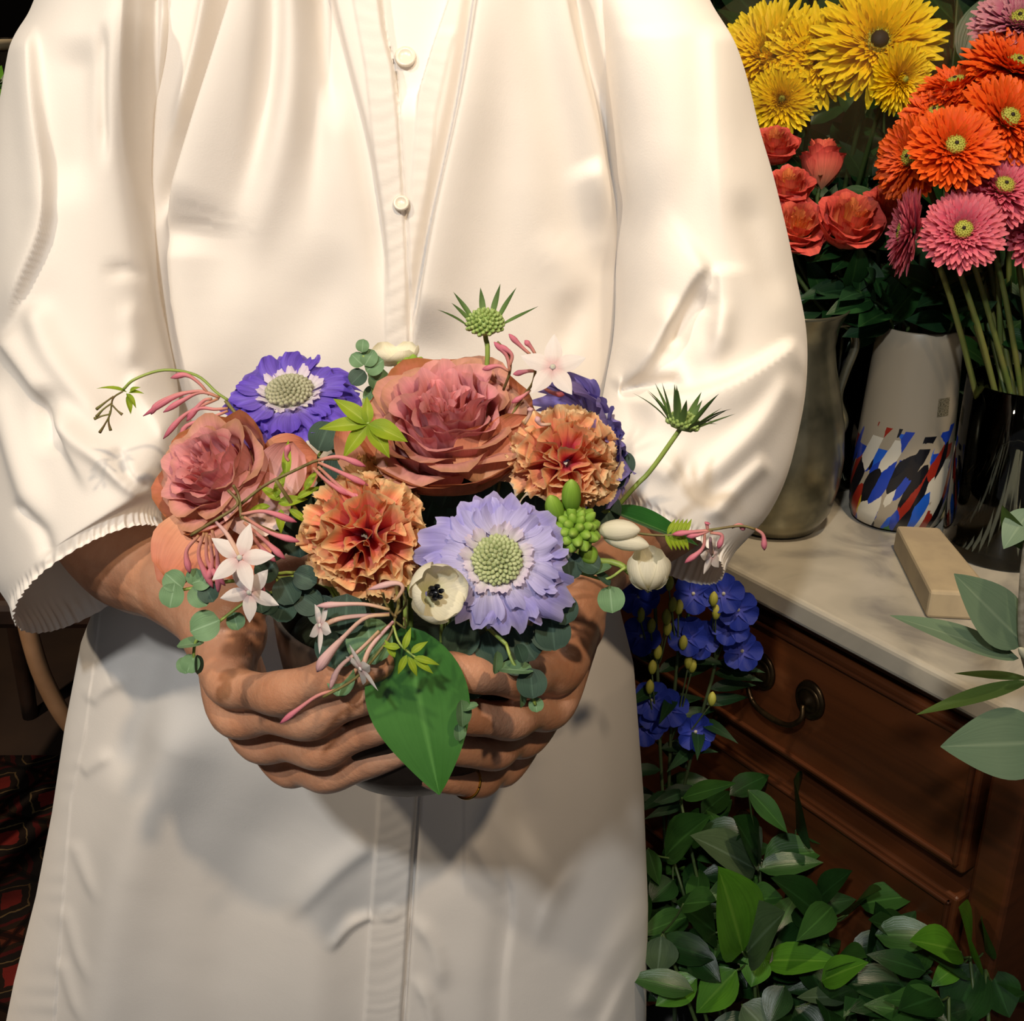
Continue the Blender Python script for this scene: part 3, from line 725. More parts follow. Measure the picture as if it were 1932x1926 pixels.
M_sc1 = [petalmat('lavender_petal', [(0, '#d8cfe6'), (.35, '#b8afe2'), (.75, '#a79fe2'), (1, '#c2baec')], var=.35, streak=.16, trans=.3),
         petalmat('pale_lavender_petal', [(0, '#e6dfea'), (.5, '#c6bfe8'), (1, '#b8b1e6')], var=.35, streak=.16, trans=.3)]
M_sc2 = [petalmat('violet_petal', [(0, '#b5a8de'), (.3, '#836cd8'), (.8, '#6c50c8'), (1, '#846ad8')], var=.3, streak=.28, trans=.25),
         petalmat('violet_inner_petal', [(0, '#c5b6e2'), (.4, '#8068d2'), (1, '#6a4fc8')], var=.3, streak=.25, trans=.25)]
M_sc3 = [petalmat('soft_violet_petal', [(0, '#8f80d0'), (.4, '#9284dc'), (1, '#a698e4')], var=.3, streak=.25, trans=.35), petalmat('soft_violet_inner_petal', [(0, '#a99bd8'), (1, '#9d8fe0')], var=.3, streak=.25, trans=.35)]
M_scin = petalmat('pale_floret', [(0, '#cfd0b4'), (.5, '#e2d9e0'), (1, '#d9c9de')], var=.4, streak=.1)
M_pin = plain('pincushion_green', '#93a06c', 0.6, c2='#b4bb8c', scale=500)
M_pin2 = plain('seed_head_green', '#7f9a4c', 0.6, c2='#a3b66c', scale=500)
M_stem = plain('green_stem', '#7d9440', 0.5, c2='#94a650', scale=60)
M_stemd = plain('dark_green_stem', '#3f5226', 0.5)
M_twig = plain('jasmine_twig', '#6a5230', 0.6, c2='#72703a', scale=120)
M_bract = petalmat('bract', [(0, '#6d8a48'), (1, '#375426')], var=.2, trans=.1)
M_bud = petalmat('jasmine_bud', [(0, '#a87c4c'), (.25, '#d89488'), (.7, '#da8290'), (1, '#cc6680')], var=.25, streak=.2, trans=.1)
M_budp = petalmat('pale_jasmine_bud', [(0, '#b89a62'), (.25, '#ddb49c'), (.7, '#e2b8b4'), (1, '#dca8b0')], var=.25, streak=.15, trans=.15)
M_jas = petalmat('jasmine_petal', [(0, '#e2b8b8'), (.3, '#efe4de'), (1, '#f3eeea')], var=.2, streak=.08, trans=.3)
M_cream = petalmat('cream_petal', [(0, '#d8d9a4'), (.3, '#ece6cc'), (1, '#efe9d2')], var=.25, streak=.08, trans=.3)
M_blk = plain('black_pistil', '#0b0d14', 0.25)
M_ygr = petalmat('green_bud', [(0, '#5f8a26'), (.6, '#86ad3c'), (1, '#a9c45a')], var=.3, streak=.15, trans=.15)
M_lime = petalmat('lime_leaf', [(0, '#7d9a22'), (.5, '#9ab02a'), (1, '#86a024')], var=.4, streak=.12, trans=.3, mid='#b3c255')
M_euc = petalmat('eucalyptus_leaf', [(0, '#5f7f56'), (.5, '#71946a'), (1, '#62855c')], var=.5, streak=.08, trans=.15, mid='#8fae8a')
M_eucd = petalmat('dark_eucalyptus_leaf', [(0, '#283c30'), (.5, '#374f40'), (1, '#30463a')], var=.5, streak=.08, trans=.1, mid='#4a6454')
M_big = petalmat('glossy_leaf', [(0, '#2e6024'), (.5, '#477a36'), (1, '#386a28')], rough=.24, var=.5, streak=.07, trans=.10, mid='#5f9448', spec=.6, bump=.15)
M_dkleaf = petalmat('dark_glossy_leaf', [(0, '#1c4a1c'), (.5, '#2c6428'), (1, '#244f1e')], rough=.35, var=.4, streak=.15, trans=.1, mid='#5a8a44', spec=.5)

FOAM = Vector((PX0, PY0, ZB+.09))
def to_pot(p, k=.5, j=0.0, jy=0.0):
    """way of a stem from p down into the foam"""
    p = Vector(p); e = FOAM+Vector(((p.x-FOAM.x)*.35+j, (p.y-FOAM.y)*.35+jy, -.03))
    h = Vector((p.x-FOAM.x, p.y-FOAM.y, 0)); l = min(h.length*.8, .048); h = h.normalized()*l if h.length > 1e-4 else h
    m = Vector((FOAM.x+h.x, FOAM.y+h.y, ZR+.014+max(0, (p.z-ZR)*.25)))
    return [p, m, e]
def flower(name, label, cat, u, v, Y, n, up=(0, 0, 1), stem=.0016, smat=None, back=.02, group=None, via=None):
    loc = W(u, v, Y); nn = cdir(*n); M = frame(nn, up, loc)
    t = thing(name, label, cat, M, group)
    Mi = M.inverted(); P = [Mi@p for p in [loc-nn*back*.5] + ((via+to_pot(via[-1])[1:]) if via else to_pot(loc-nn*back*1.4))]
    tube('stem', P, stem, smat or M_stem, t, 6)
    return t
# ---- roses
t = flower('rose', 'big dusky pink rose in full bloom, highest of the two in the arrangement', 'rose', 848, 800, .555, (-.03, .62, .80), back=.03, stem=.0028)
ROSE1 = t
rose(t, .0395, 44, M_rose, 5, loose=6, loose_mat=M_rose_l, cup=1.05)
t = flower('rose', 'dusky pink rose with browned outer petals at the left end, over the wrist', 'rose', 405, 895, .545, (-.42, .42, .85), back=.03, stem=.0028)
rose(t, .0300, 32, M_rose, 9, loose=5, loose_mat=M_rose_l, cup=1.15)
# its drooping lower petals
for (u, v, Y, dr, fc, L, Wd) in ((420, 985, .545, (-.25, -1, .25), (-.3, .1, 1), .034, .036), (500, 900, .552, (.9, .35, .1), (.2, .1, 1), .030, .034), (450, 990, .540, (.2, -1, .2), (.1, .1, 1), .030, .03), (395, 965, .532, (-.5, -1, .25), (-.2, .1, 1), .038, .034), (370, 985, .536, (-.25, -1, .1), (-.5, .1, 1), .036, .030)):
    Mi = t.matrix_world.inverted()
    b0 = Mi@W(u, v, Y); d0 = Mi.to_3x3()@cdir(*dr); f0 = Mi.to_3x3()@cdir(*fc)
    leaf(t, M_rose_l, b0, d0, f0, L, Wd, name='petal', fold=.25, curl=-.15, res=(10, 9), wave=.12, round_=True)
M_rose_p = petalmat('pale_rose_outer', [(0, '#f4dcd0'), (.5, '#ecb8b4'), (.85, '#dc9490'), (1, '#b87c66')], var=.25, streak=.08)
for (tt, mt2, lst) in ((ROSE1, M_rose_l, ((930, 905, .535, (.55, 1, .1), (.3, .3, 1), .036, .032), (905, 915, .532, (.1, 1, .1), (.1, .4, 1), .030, .030), (715, 905, .540, (-.4, 1, .1), (-.2, .3, 1), .034, .030))),
        (t, M_rose_p, ((500, 1012, .526, (-.25, 1, .15), (.2, .1, 1), .034, .034), (500, 950, .535, (.45, 1, .1), (.4, .1, 1), .034, .026)))):
    Mi = tt.matrix_world.inverted()
    for (u, v, Y, dr, fc, L, Wd) in lst:
        leaf(tt, mt2, Mi@W(u, v, Y), Mi.to_3x3()@cdir(*dr), Mi.to_3x3()@cdir(*fc), L, Wd, name='petal', fold=.22, curl=-.10, res=(10, 9), wave=.12, round_=True)
# ---- carnations
t = flower('carnation', 'frilly peach and crimson carnation at the front middle of the arrangement', 'carnation', 692, 1012, .512, (-.02, .22, 1), back=.03)
carnation(t, .0325, 76, M_carn, 3)
t = flower('carnation', 'frilly peach carnation between the big rose and the green bud cluster', 'carnation', 1066, 872, .535, (.30, .40, .85), back=.03)
carnation(t, .0285, 80, M_carn2, 8)
t = flower('carnation', 'browned carnation half hidden under the big rose, above the front one', 'carnation', 712, 935, .535, (-.1, .6, .8), back=.03)
carnation(t, .0215, 40, petalmat('browned_carnation_petal', [(0, '#8a3a2a'), (.6, '#b87a4c'), (1, '#b98f58')], var=.35), 18)
# ---- scabiosa
t = flower('scabiosa', 'pale lavender pincushion flower at the front with a large green centre', 'flower', 938, 1058, .478, (.03, .18, 1), back=.014)
scabiosa(t, .0362, M_sc1, M_scin, M_pin, 4, n1=9, n2=9, lift=.08, sag=.32, jr=.20)
t = flower('scabiosa', 'deep violet pincushion flower rising behind the left rose', 'flower', 548, 748, .590, (-.02, .70, .68), back=.014)
scabiosa(t, .0395, M_sc2, M_scin, plain('pincushion_grey', '#97987a', 0.6, c2='#aaa88c', scale=500), 7, lift=.12, sag=.25, n1=11, n2=10, jr=.16)
t = flower('scabiosa', 'violet pincushion flower seen from behind, above the right carnation', 'flower', 1126, 808, .575, (.62, .32, -.22), back=.012)
scabiosa(t, .0370, M_sc3, M_scin, M_pin, 13, lift=-.05, sag=.35, n1=12, n2=8)
Mi = t.matrix_world.inverted()
for i in range(9):
    a = i*2*math.pi/9; leaf(t, M_bract, (0, 0, -.006), (math.cos(a), math.sin(a), -.1), (0, 0, -1), .014, .0035, name='bract', fold=.1, curl=.1, res=(6, 4))
# seed heads
def seedhead(label, u, v, Y, n, stempts, R, blen, nb, seed, spread_=1.0, bmat=None):
    loc = W(u, v, Y); M = frame(cdir(*n), (0, 0, 1), loc); t = thing('scabiosa_seed_head', label, 'seed head', M)
    Mi = M.inverted(); tube('stem', [Mi@p for p in stempts], .0013, M_stem, t, 7)
    pincushion(t, R, R*.8, M_pin2, n=85, spread=1.75, size=.14, name='seed_dome')
    r = random.Random(seed)
    for i in range(nb):
        a = i*2*math.pi/nb+r.uniform(-.15, .15)
        if nb < 15 and math.sin(a) < -.55: continue
        L = blen*r.uniform(.75, 1.15); el = r.uniform(.35, 1.15)
        leaf(t, M_bract, (math.cos(a)*R*.85, math.sin(a)*R*.85, -R*.2), (math.cos(a), math.sin(a), math.tan(el)*spread_), (-math.cos(a)*.5, -math.sin(a)*.5, 1), L, .0036, name='bract', fold=.4, curl=r.uniform(-.1, .25), res=(8, 4), tip=.6)
    return t
a1 = W(915, 612, .575)
seedhead('green scabiosa seed head with spiky bracts standing highest above the big rose', 915, 612, .575, (0, .75, .6), [W(915, 616, .575), W(916, 635, .575), W(918, 700, .572)]+to_pot(W(915, 800, .57))[1:], .0085, .0195, 11, 2)
seedhead('green scabiosa seed head with spiky bracts on a bent stem out at the right', 1288, 800, .560, (.25, .85, .15), [W(1288, 802, .560), W(1272, 825, .560), W(1225, 890, .560), W(1165, 955, .558)]+[FOAM+Vector((.04, 0, -.03))], .0075, .023, 19, 6)

# ---- white chincherinchee flowers with black centres
def cupflower(parent, R, close, mat, seed=0, n=6, pistil=True):
    for i in range(n):
        a = i*2*math.pi/n; k = i % 2
        T, S = np.meshgrid(np.linspace(0, 1, 9), np.linspace(-1, 1, 9), indexing='ij')
        w = np.sin(math.pi*(T**.9*.88+.05))**.75*R*(.50 if close < .5 else .52)
        rad = R*(.06+ (0.95-.55*close)*np.sin(T*math.pi*(.5+.32*close)))*(1.0-.10*k); z = R*(1.15*close+.30)*T**(1.25)
        x = rad-S**2*w*.35; y = S*w
        c, s_ = math.cos(a), math.sin(a)
        add_petal(parent, 'petal', np.stack([x*c-y*s_, x*s_+y*c, z+.0*S], -1), mat)
    if pistil:
        mb = MB(); bead(mb, (0, 0, R*.30), R*.13, 7, 10, (1, 1, 1.7))
        for i in range(6): bead(mb, (math.cos(i*1.05)*R*.15, math.sin(i*1.05)*R*.15, R*.42), R*.07, 5, 7, (1, 1, 1.8))
        link('pistil', mb.mesh('pistil', M_blk), parent)
t = flower('ornithogalum', 'open cream white flower with a black centre, left of the pale lavender flower', 'flower', 806, 1120, .462, (.55, .12, .85), back=.01); cupflower(t, .0185, .45, M_cream)
t = flower('ornithogalum', 'cream white flower closed to a cup, hanging over the blue flowers', 'flower', 1226, 1108, .500, (-.10, .86, .50), back=.004, via=[W(1195, 1085, .503), W(1130, 1058, .508)]); cupflower(t, .0168, .72, M_cream)
t = flower('ornithogalum', 'white flower peeking out behind the big rose against the blouse', 'flower', 742, 690, .615, (0, .9, .3), back=.012); cupflower(t, .0185, .25, M_cream, pistil=False)
def fatbud(parent, p0, p1, r, mat, name='bud'):
    p0, p1 = Vector(p0), Vector(p1); q = [p0.lerp(p1, x) for x in (0, .15, .45, .75, .93, 1)]
    return link(name, gridM(name, tubeP(q, [r*.3, r*.72, r, r*.82, r*.4, r*.08], 10, 11), mat, cm=True, uv=None), parent)
def budUV(P):
    n, m = P.shape[:2]; a, b_ = np.meshgrid(np.linspace(0, 1, n), np.linspace(0, 1, m), indexing='ij'); return np.stack([b_, a], -1)
node = W(1085, 1000, .500)
t = sprig('ornithogalum_bud_cluster', 'cluster of small green buds beside the right carnation, with pale buds around', 'buds', node)
r = random.Random(4); axis = cdir(.1, .55, .8)
wtube(t, 'stem', [node+axis*.004, node-axis*.012]+to_pot(node-axis*.02)[1:], .0022, M_stem)
for i in range(34):
    zz = 1-1.3*(i+.5)/34; a = i*2.39996; q = math.sqrt(1-zz*zz); d = frame(axis).to_3x3()@Vector((q*math.cos(a), q*math.sin(a), zz))
    L = .0125*r.uniform(.85, 1.1); fatbud(t, d*.004, d*L, .0023+.0012*(i/34), M_ygr)
for (u, v, u2, v2, rr, mt) in ((1078, 965, 1078, 905, .0048, M_ygr), (1055, 985, 1038, 935, .0045, M_ygr), (1130, 1000, 1208, 1000, .0052, M_cream), (1140, 1012, 1225, 1030, .0046, M_cream), (1062, 1030, 1048, 1010, .0045, M_ygr), (1080, 1035, 1048, 1050, .0045, M_cream), (1100, 1030, 1120, 1062, .0048, M_ygr)):
    fatbud(t, W(u, v, .505)-node, W(u2, v2, .498)-node, rr, mt)
for (u, v, Y) in ((765, 690, .61), (785, 688, .605), (800, 684, .60), (772, 700, .60)):
    pass
t = sprig('green_bud_spike', 'pale green buds just behind the top of the big rose', 'buds', W(780, 705, .60))
wtube(t, 'stem', to_pot(W(780, 705, .60)), .0016, M_stem)
for i, (u, v) in enumerate(((757, 690), (768, 682), (780, 678), (792, 682), (803, 690), (774, 694), (788, 694))):
    p = W(u, v, .603); q = W(780, 712, .60); fatbud(t, q-Vector(t.location)+(p-q)*.3, p-Vector(t.location)+(p-q)*.3, .0034, M_ygr)

# ---- jasmine
def jbud(t, pts, fat=.0019, mat=None, tubew=.0008):
    o = t.matrix_world.translation; P = catmull(off(pts, o), 15); x = np.linspace(0, 1, 15); fat = fat*.86
    rad = np.interp(x, [0, .12, .5, .68, .82, .93, 1], [.0007, tubew, tubew*1.15, fat*.72, fat, fat*.6, .0002])
    return link('bud', gridM('bud', tubeP(P, rad, 7, 15), mat or M_bud, cm=True), t)
def jstar(t, loc, n, R, rot=0.0, tubeto=None, back=.15, wide=.48):
    R *= 1.15; wide *= 1.25
    """open jasmine flower: five petals round a throat, on a long tube"""
    o = t.matrix_world.translation; M = frame(cdir(*n), (0, 0, 1), loc-o)
    f = link('blossom', None, t, M)
    mb = MB(); bead(mb, (0, 0, 0), R*.10, 5, 8, (1, 1, .6))
    fl = link('throat', mb.mesh('throat', M_scin), None); bpy.data.objects.remove(f); fl.parent = t; fl.matrix_local = M; fl.name = 'blossom'
    for i in range(5):
        a = rot+i*2*math.pi/5
        leaf(fl, M_jas, (math.cos(a)*R*.05, math.sin(a)*R*.05, 0), (math.cos(a), math.sin(a), .12), (-.2*math.cos(a), -.2*math.sin(a), 1), R, R*wide, name='petal', fold=-.25, curl=back, res=(8, 7), tip=.35)
    if tubeto is not None:
        P = [Vector(loc)-cdir(*n)*.001]+[Vector(x) for x in tubeto]
        wtube(t, 'flower_tube', P, [.0013]+[.0011]*(len(P)-2)+[.0007], M_budp, 7)
    return fl
# top right
nd0 = W(985, 750, .55)
t = sprig('jasmine_sprig', 'jasmine sprig with a white star flower and pink buds above the right carnation', 'jasmine', nd0)
wtube(t, 'stem', [W(962, 790, .55), W(985, 750, .55), W(1005, 722, .545), W(1010, 690, .54), W(1000, 668, .54)], .0007, M_twig)
wtube(t, 'stem', [W(950, 735, .555), W(962, 700, .55), W(960, 668, .55), W(938, 645, .55)], .0007, M_twig)
wtube(t, 'stem', to_pot(W(962, 790, .55)), .0009, M_twig)
jstar(t, W(1043, 692, .535), (-.05, .15, 1), .0135, .30, [W(1025, 715, .54), W(1010, 735, .545)])
for q in (((1000, 668), (985, 655), (960, 630)), ((962, 700), (955, 670), (932, 645)), ((962, 690), (965, 668), (940, 650)), ((960, 700), (940, 690), (910, 697)), ((1010, 700), (995, 700), (968, 706)), ((1000, 735), (990, 745), (965, 760)), ((1010, 720), (1040, 740), (1065, 745)), ((1010, 668), (1002, 655), (990, 642))):
    jbud(t, [W(a, b_, .548) for a, b_ in q], .0019)
for q in (((1040, 800), (1020, 800), (1012, 785)), ((990, 800), (1000, 780), (1000, 768))):
    jbud(t, [W(a, b_, .520) for a, b_ in q], .002, M_budp)
# far left, arching out over the blouse
nd0 = W(420, 752, .575)
t = sprig('jasmine_sprig', 'jasmine sprig arching out to the left with closed pink buds and a curled green tip', 'jasmine', nd0)
wtube(t, 'stem', to_pot(W(425, 755, .575)), .001, M_twig)
wtube(t, 'stem', [W(430, 755, .575), W(408, 740, .575), W(370, 708, .58), (W(310, 698, .585)), W(255, 715, .58), W(232, 735, .58)], .0008, M_stem)
for q in (((415, 750), (378, 738), (330, 748), (270, 785)), ((415, 750), (380, 740), (345, 755), (308, 778)), ((412, 752), (370, 770), (340, 790), (308, 828)), ((400, 752), (382, 758), (352, 795)), ((395, 745), (375, 722), (350, 707), (322, 713)), ((375, 740), (340, 742), (300, 760), (285, 782)), ((430, 770), (405, 772), (375, 770), (352, 788)), ((430, 775), (405, 785), (350, 805), (345, 840))):
    jbud(t, [W(a, b_, .574) for a, b_ in q], .0020)
o = t.matrix_world.translation
for (u, v, du, dv, L) in ((240, 740, -1, .38, .0165), (242, 742, .9, .2, .008), (240, 745, .3, -1, .010), (238, 742, .7, -.7, .009), (245, 740, .9, .7, .006)):
    leaf(t, M_lime, W(u, v, .58)-o, cdir(du, dv, .1), cdir(.2, .8, .6), L, .0036, fold=.4, curl=.3, res=(7, 4), tip=.6)
for q in (((232, 738), (213, 752), (208, 780), (198, 800), (188, 816)), ((208, 775), (205, 795), (209, 812)), ((212, 760), (195, 772), (182, 786)), ((210, 762), (222, 775), (231, 782)), ((205, 782), (192, 785), (178, 790)), ((214, 748), (200, 758), (182, 772))):
    wtube(t, 'twig', [W(a, b_, .578) for a, b_ in q], [.0005]*(len(q)-1)+[.0009], M_twig)
# over the left rose towards the carnation
nd0 = W(560, 895, .52)
t = sprig('jasmine_sprig', 'jasmine sprig lying between the left rose and the front carnation with long pink buds', 'jasmine', nd0)
wtube(t, 'stem', [W(455, 950, .51), W(500, 915, .512), W(550, 890, .515), W(600, 868, .515), W(640, 865, .515)], .0008, M_twig)
wtube(t, 'stem', to_pot(W(520, 905, .513)), .001, M_twig)
for q in (((600, 868), (640, 862), (690, 880)), ((600, 872), (640, 890), (695, 916)), ((590, 882), (620, 910), (662, 935)), ((600, 880), (650, 925), (692, 945)), ((545, 870), (540, 860), (545, 838))):
    jbud(t, [W(a, b_, .508) for a, b_ in q], .0020)
o = t.matrix_world.translation
for (u, v, du, dv, L, wd_) in ((520, 940, .3, 1, .016, .005), (530, 945, -.6, .5, .013, .005), (525, 950, .8, .2, .014, .006), (530, 960, 0, -1, .012, .005), (560, 940, 1, .6, .013, .004), (540, 900, .05, 1, .018, .005), (575, 925, .5, .9, .012, .004), (545, 960, .8, -.5, .013, .004), (510, 955, -.9, -.1, .011, .004), (590, 985, -.3, -1, .014, .004), (600, 975, .6, .6, .012, .004)):
    leaf(t, M_lime, W(u, v, .518)-o, cdir(du, dv, .15), cdir(.1, .3, 1), L, wd_, fold=.4, curl=.35, res=(8, 5), tip=.5)
# lower left cluster with two stars
nd0 = W(455, 975, .50)
t = sprig('jasmine_sprig', 'jasmine sprig with two white star flowers and long pink buds at the lower left', 'jasmine', nd0)
wtube(t, 'stem', [W(430, 925, .508), W(448, 945, .505), W(440, 960, .502), W(400, 985, .50), W(360, 1010, .50)], .0008, M_twig)
wtube(t, 'stem', [W(440, 915, .508), W(450, 935, .508), W(455, 975, .50)], .0008, M_twig)
wtube(t, 'stem', to_pot(W(455, 975, .50)), .0009, M_twig)
jstar(t, W(452, 1052, .478), (-.1, .10, 1), .0135, 1.35, [W(430, 1010, .485), W(408, 985, .495)], wide=.42)
jstar(t, W(470, 1118, .480), (-.15, -.25, .9), .0125, .9, [W(470, 1085, .485), W(440, 1040, .495)], wide=.42)
for q in (((455, 970), (500, 965), (560, 985)), ((460, 975), (510, 1005), (565, 1022)), ((460, 985), (500, 1020), (538, 1055)), ((465, 990), (490, 1030), (520, 1060)), ((375, 1010), (352, 1040), (358, 1082)), ((385, 1005), (375, 1050), (402, 1110)), ((390, 1005), (392, 1060), (425, 1105)), ((395, 1010), (400, 1060), (390, 1100)), ((450, 1080), (480, 1095), (500, 1120)), ((400, 1000), (410, 1050), (412, 1120))):
    jbud(t, [W(a, b_, .490) for a, b_ in q], .0021)
# front bottom, long pale tubes
nd0 = W(745, 1165, .462)
t = sprig('jasmine_sprig', 'jasmine sprig with long pale tubes and white blossoms hanging over the front of the hands', 'jasmine', nd0)
wtube(t, 'stem', [W(745, 1165, .462), W(752, 1140, .47), W(748, 1110, .485)]+to_pot(W(748, 1110, .485))[1:], .0009, M_twig)
wtube(t, 'stem', [W(745, 1165, .462), W(740, 1190, .458), W(715, 1230, .452), W(670, 1280, .452), W(610, 1315, .452)], .0007, M_twig)
for q in (((735, 1150), (690, 1140), (640, 1140), (597, 1143)), ((745, 1135), (760, 1110), (745, 1100), (695, 1112)), ((715, 1190), (680, 1225), (640, 1260), (622, 1302)), ((640, 1300), (600, 1312), (560, 1340), (528, 1365))):
    jbud(t, [W(a, b_, .454) for a, b_ in q], .0019, M_budp if q[0][0] > 700 else M_bud)
jbud(t, [W(a, b_, .450) for a, b_ in ((735, 1160), (690, 1165), (650, 1200), (615, 1240), (598, 1268))], .0034, M_budp, .0009)
jstar(t, W(603, 1180, .456), (-.8, .1, .5), .0105, .2, [W(650, 1165, .458), W(735, 1158, .46)], wide=.42)
jstar(t, W(680, 1262, .448), (-.55, -.35, .35), .0105, .6, [W(700, 1220, .452), W(742, 1172, .46)], wide=.42)
for q in (((745, 1165), (728, 1140), (722, 1118)), ((748, 1160), (765, 1140), (760, 1115)), ((745, 1172), (720, 1190), (690, 1230)), ((745, 1172), (765, 1185), (762, 1165))):
    wtube(t, 'twig', [W(a, b_, .463) for a, b_ in q], .0006, M_twig)
o = t.matrix_world.translation
wtube(t, 'twig', [W(742, 1180, .458), W(755, 1215, .452), W(790, 1245, .447)], .0006, M_stem)
for (u, v, du, dv, L) in ((745, 1240, -.3, .6, .009), (768, 1235, -.5, -1, .010), (770, 1238, .5, -1, .010), (780, 1240, 1, -.2, .012), (775, 1232, .9, .7, .009), (762, 1225, .3, 1, .010), (755, 1222, -1, .2, .008), (780, 1243, .8, -.5, .011)):
    leaf(t, M_lime, W(u, v, .447)-o, cdir(du, dv, .1), cdir(.1, .4, 1), L, .0036, fold=.4, curl=.3, res=(7, 4), tip=.5)
# right end
nd0 = W(1250, 1010, .535)
t = sprig('jasmine_sprig', 'jasmine sprig reaching out at the far right with small pink buds', 'jasmine', nd0)
wtube(t, 'stem', [W(1165, 1000, .54), W(1250, 1010, .535), W(1335, 1000, .53), W(1395, 992, .528), W(1425, 998, .527)], .0007, M_twig)
wtube(t, 'stem', to_pot(W(1165, 1000, .54)), .0009, M_twig)
for q in (((1345, 1000), (1310, 1003), (1268, 1008)), ((1340, 1000), (1320, 1008), (1295, 1012)), ((1330, 1005), (1325, 1035), (1292, 1062)), ((1340, 1005), (1362, 1010), (1355, 1035)), ((1380, 995), (1395, 990), (1405, 1000)), ((1425, 998), (1440, 1010), (1442, 1038)), ((1335, 1000), (1334, 990), (1335, 985))):
    jbud(t, [W(a, b_, .53) for a, b_ in q], .0020)
o = t.matrix_world.translation
for i in range(10):
    f = i/9; u = 1255+f*35; s_ = 1 if i % 2 else -1
    leaf(t, M_lime, W(u, 1008, .534)-o, cdir(.5, s_, .1), cdir(0, .3, 1), .009, .0028, fold=.4, curl=.25, res=(6, 4), tip=.5)
jstar(t, W(1345, 1048, .545), (.5, -.2, .5), .009, .3, [W(1340, 1015, .535)], wide=.5)
# bright leaflets in front of the big rose
nd0 = W(695, 800, .515)
t = sprig('jasmine_leaf_sprig', 'bright lime green five-fingered leaf sprig against the big rose', 'leaves', nd0)
wtube(t, 'stem', [W(695, 800, .515), W(688, 780, .53), W(690, 770, .55)]+to_pot(W(690, 800, .56))[1:], .0011, M_stem)
for (du, dv, L, wd_, tw) in ((-.75, .62, .0205, .0085, .3), (-1, -.02, .0235, .0080, .0), (-.66, -.80, .0200, .0082, 0), (.55, -.80, .0185, .0092, 0), (.82, -.30, .0200, .0105, .3), (-.05, 1, .013, .006, .3)):
    leaf(t, M_lime, (0, 0, 0), cdir(du, dv, .12), cdir(.05, .35, 1), L, wd_, fold=.35, curl=.22, res=(10, 7), tip=.6)

# ---- big leaves
def bigleaf(label, p0, p1, face, Wd, mat, **kw):
    """one broad leaf from p0 to p1 with its stalk"""
    t = thing('broad_leaf', label, 'leaf', Matrix.Translation(p0)); d = Vector(p1)-Vector(p0)
    leaf(t, mat, (0, 0, 0), d, face, d.length*1.03, Wd, name='blade', res=(22, 13), **kw)
    P = [Vector((0, 0, 0)), d*.5, d*.97]
    wtube(t, 'stalk', [Vector(p0)]+to_pot(p0)[1:], .0013, M_stem)
    return t
t = bigleaf('large glossy green leaf hanging down in front of the pot between the hands', W(765, 1180, .478), W(822, 1500, .452), cdir(-.25, .35, 1), .054, M_big, fold=.10, curl=.07, tip=.2, wave=.02)
t = bigleaf('dark green leaf pointing right out of the arrangement, under the bent seed head', W(1150, 962, .553), W(1315, 1025, .550), cdir(.0, .9, .5), .022, M_dkleaf, fold=.3, curl=.02, tip=.35)

# ---- eucalyptus
def euc(label, stempts, leaves, mat, Y, group=None):
    nd0 = W(*stempts[0][:2], stempts[0][2]) if len(stempts[0]) > 2 else W(*stempts[0], Y)
    t = sprig('eucalyptus_sprig', label, 'eucalyptus', nd0, group); o = t.matrix_world.translation
    wtube(t, 'stem', [W(p[0], p[1], p[2] if len(p) > 2 else Y) for p in stempts], .0008, M_stem)
    wtube(t, 'stem', to_pot(nd0), .001, M_stem)
    for q in leaves:
        u, v, du, dv, D = q[:5]; tw = q[5] if len(q) > 5 else (0, .2, 1); m_ = q[6] if len(q) > 6 else mat
        leaf(t, m_, W(u, v, Y)-o, cdir(du, dv, .1), cdir(*tw), D, D*1.02, fold=.15, curl=.06, round_=True, res=(11, 9))
    return t
euc('eucalyptus sprig hanging at the lower left with round leaves over the forearm', [(470, 1130, .50), (430, 1160, .495), (385, 1195, .492), (368, 1215, .49), (365, 1265, .49)],
    [(415, 1170, -.8, -.3, .0150), (385, 1213, -1, -.05, .0130, (.1, .95, .3)), (368, 1235, -.45, -1, .0095), (372, 1235, .1, -1, .0095, (1, .2, .2), M_eucd), (350, 1238, .0, -1, .0085)], M_euc, .490)
euc('eucalyptus leaves cupped beside the lower left rose petals', [(400, 1100, .50), (370, 1108, .495), (330, 1115, .495)],
    [(365, 1105, .2, 1, .0085), (330, 1100, -.2, -1, .0120), (345, 1110, -.9, .8, .0110), (365, 1105, .6, -.9, .0115), (385, 1100, .4, -.8, .010, (0, .2, 1), M_eucd), (362, 1100, 1, .3, .010)], M_euc, .492)
euc('small eucalyptus tip standing up between the violet flower and the big rose', [(705, 745, .585), (695, 700, .585), (685, 670, .585)],
    [(685, 690, -.9, .9, .0085), (688, 690, .6, 1, .0095), (688, 700, -.3, -.3, .010, (0, .3, 1), M_eucd), (690, 700, .5, .3, .011), (705, 735, .5, 1, .0120, (.6, .2, .8)), (683, 665, .1, 1, .007), (690, 720, -.7, .4, .009, (0, .3, 1), M_eucd), (700, 765, .1, 1, .011, (-.5, .2, .8))], M_euc, .583)
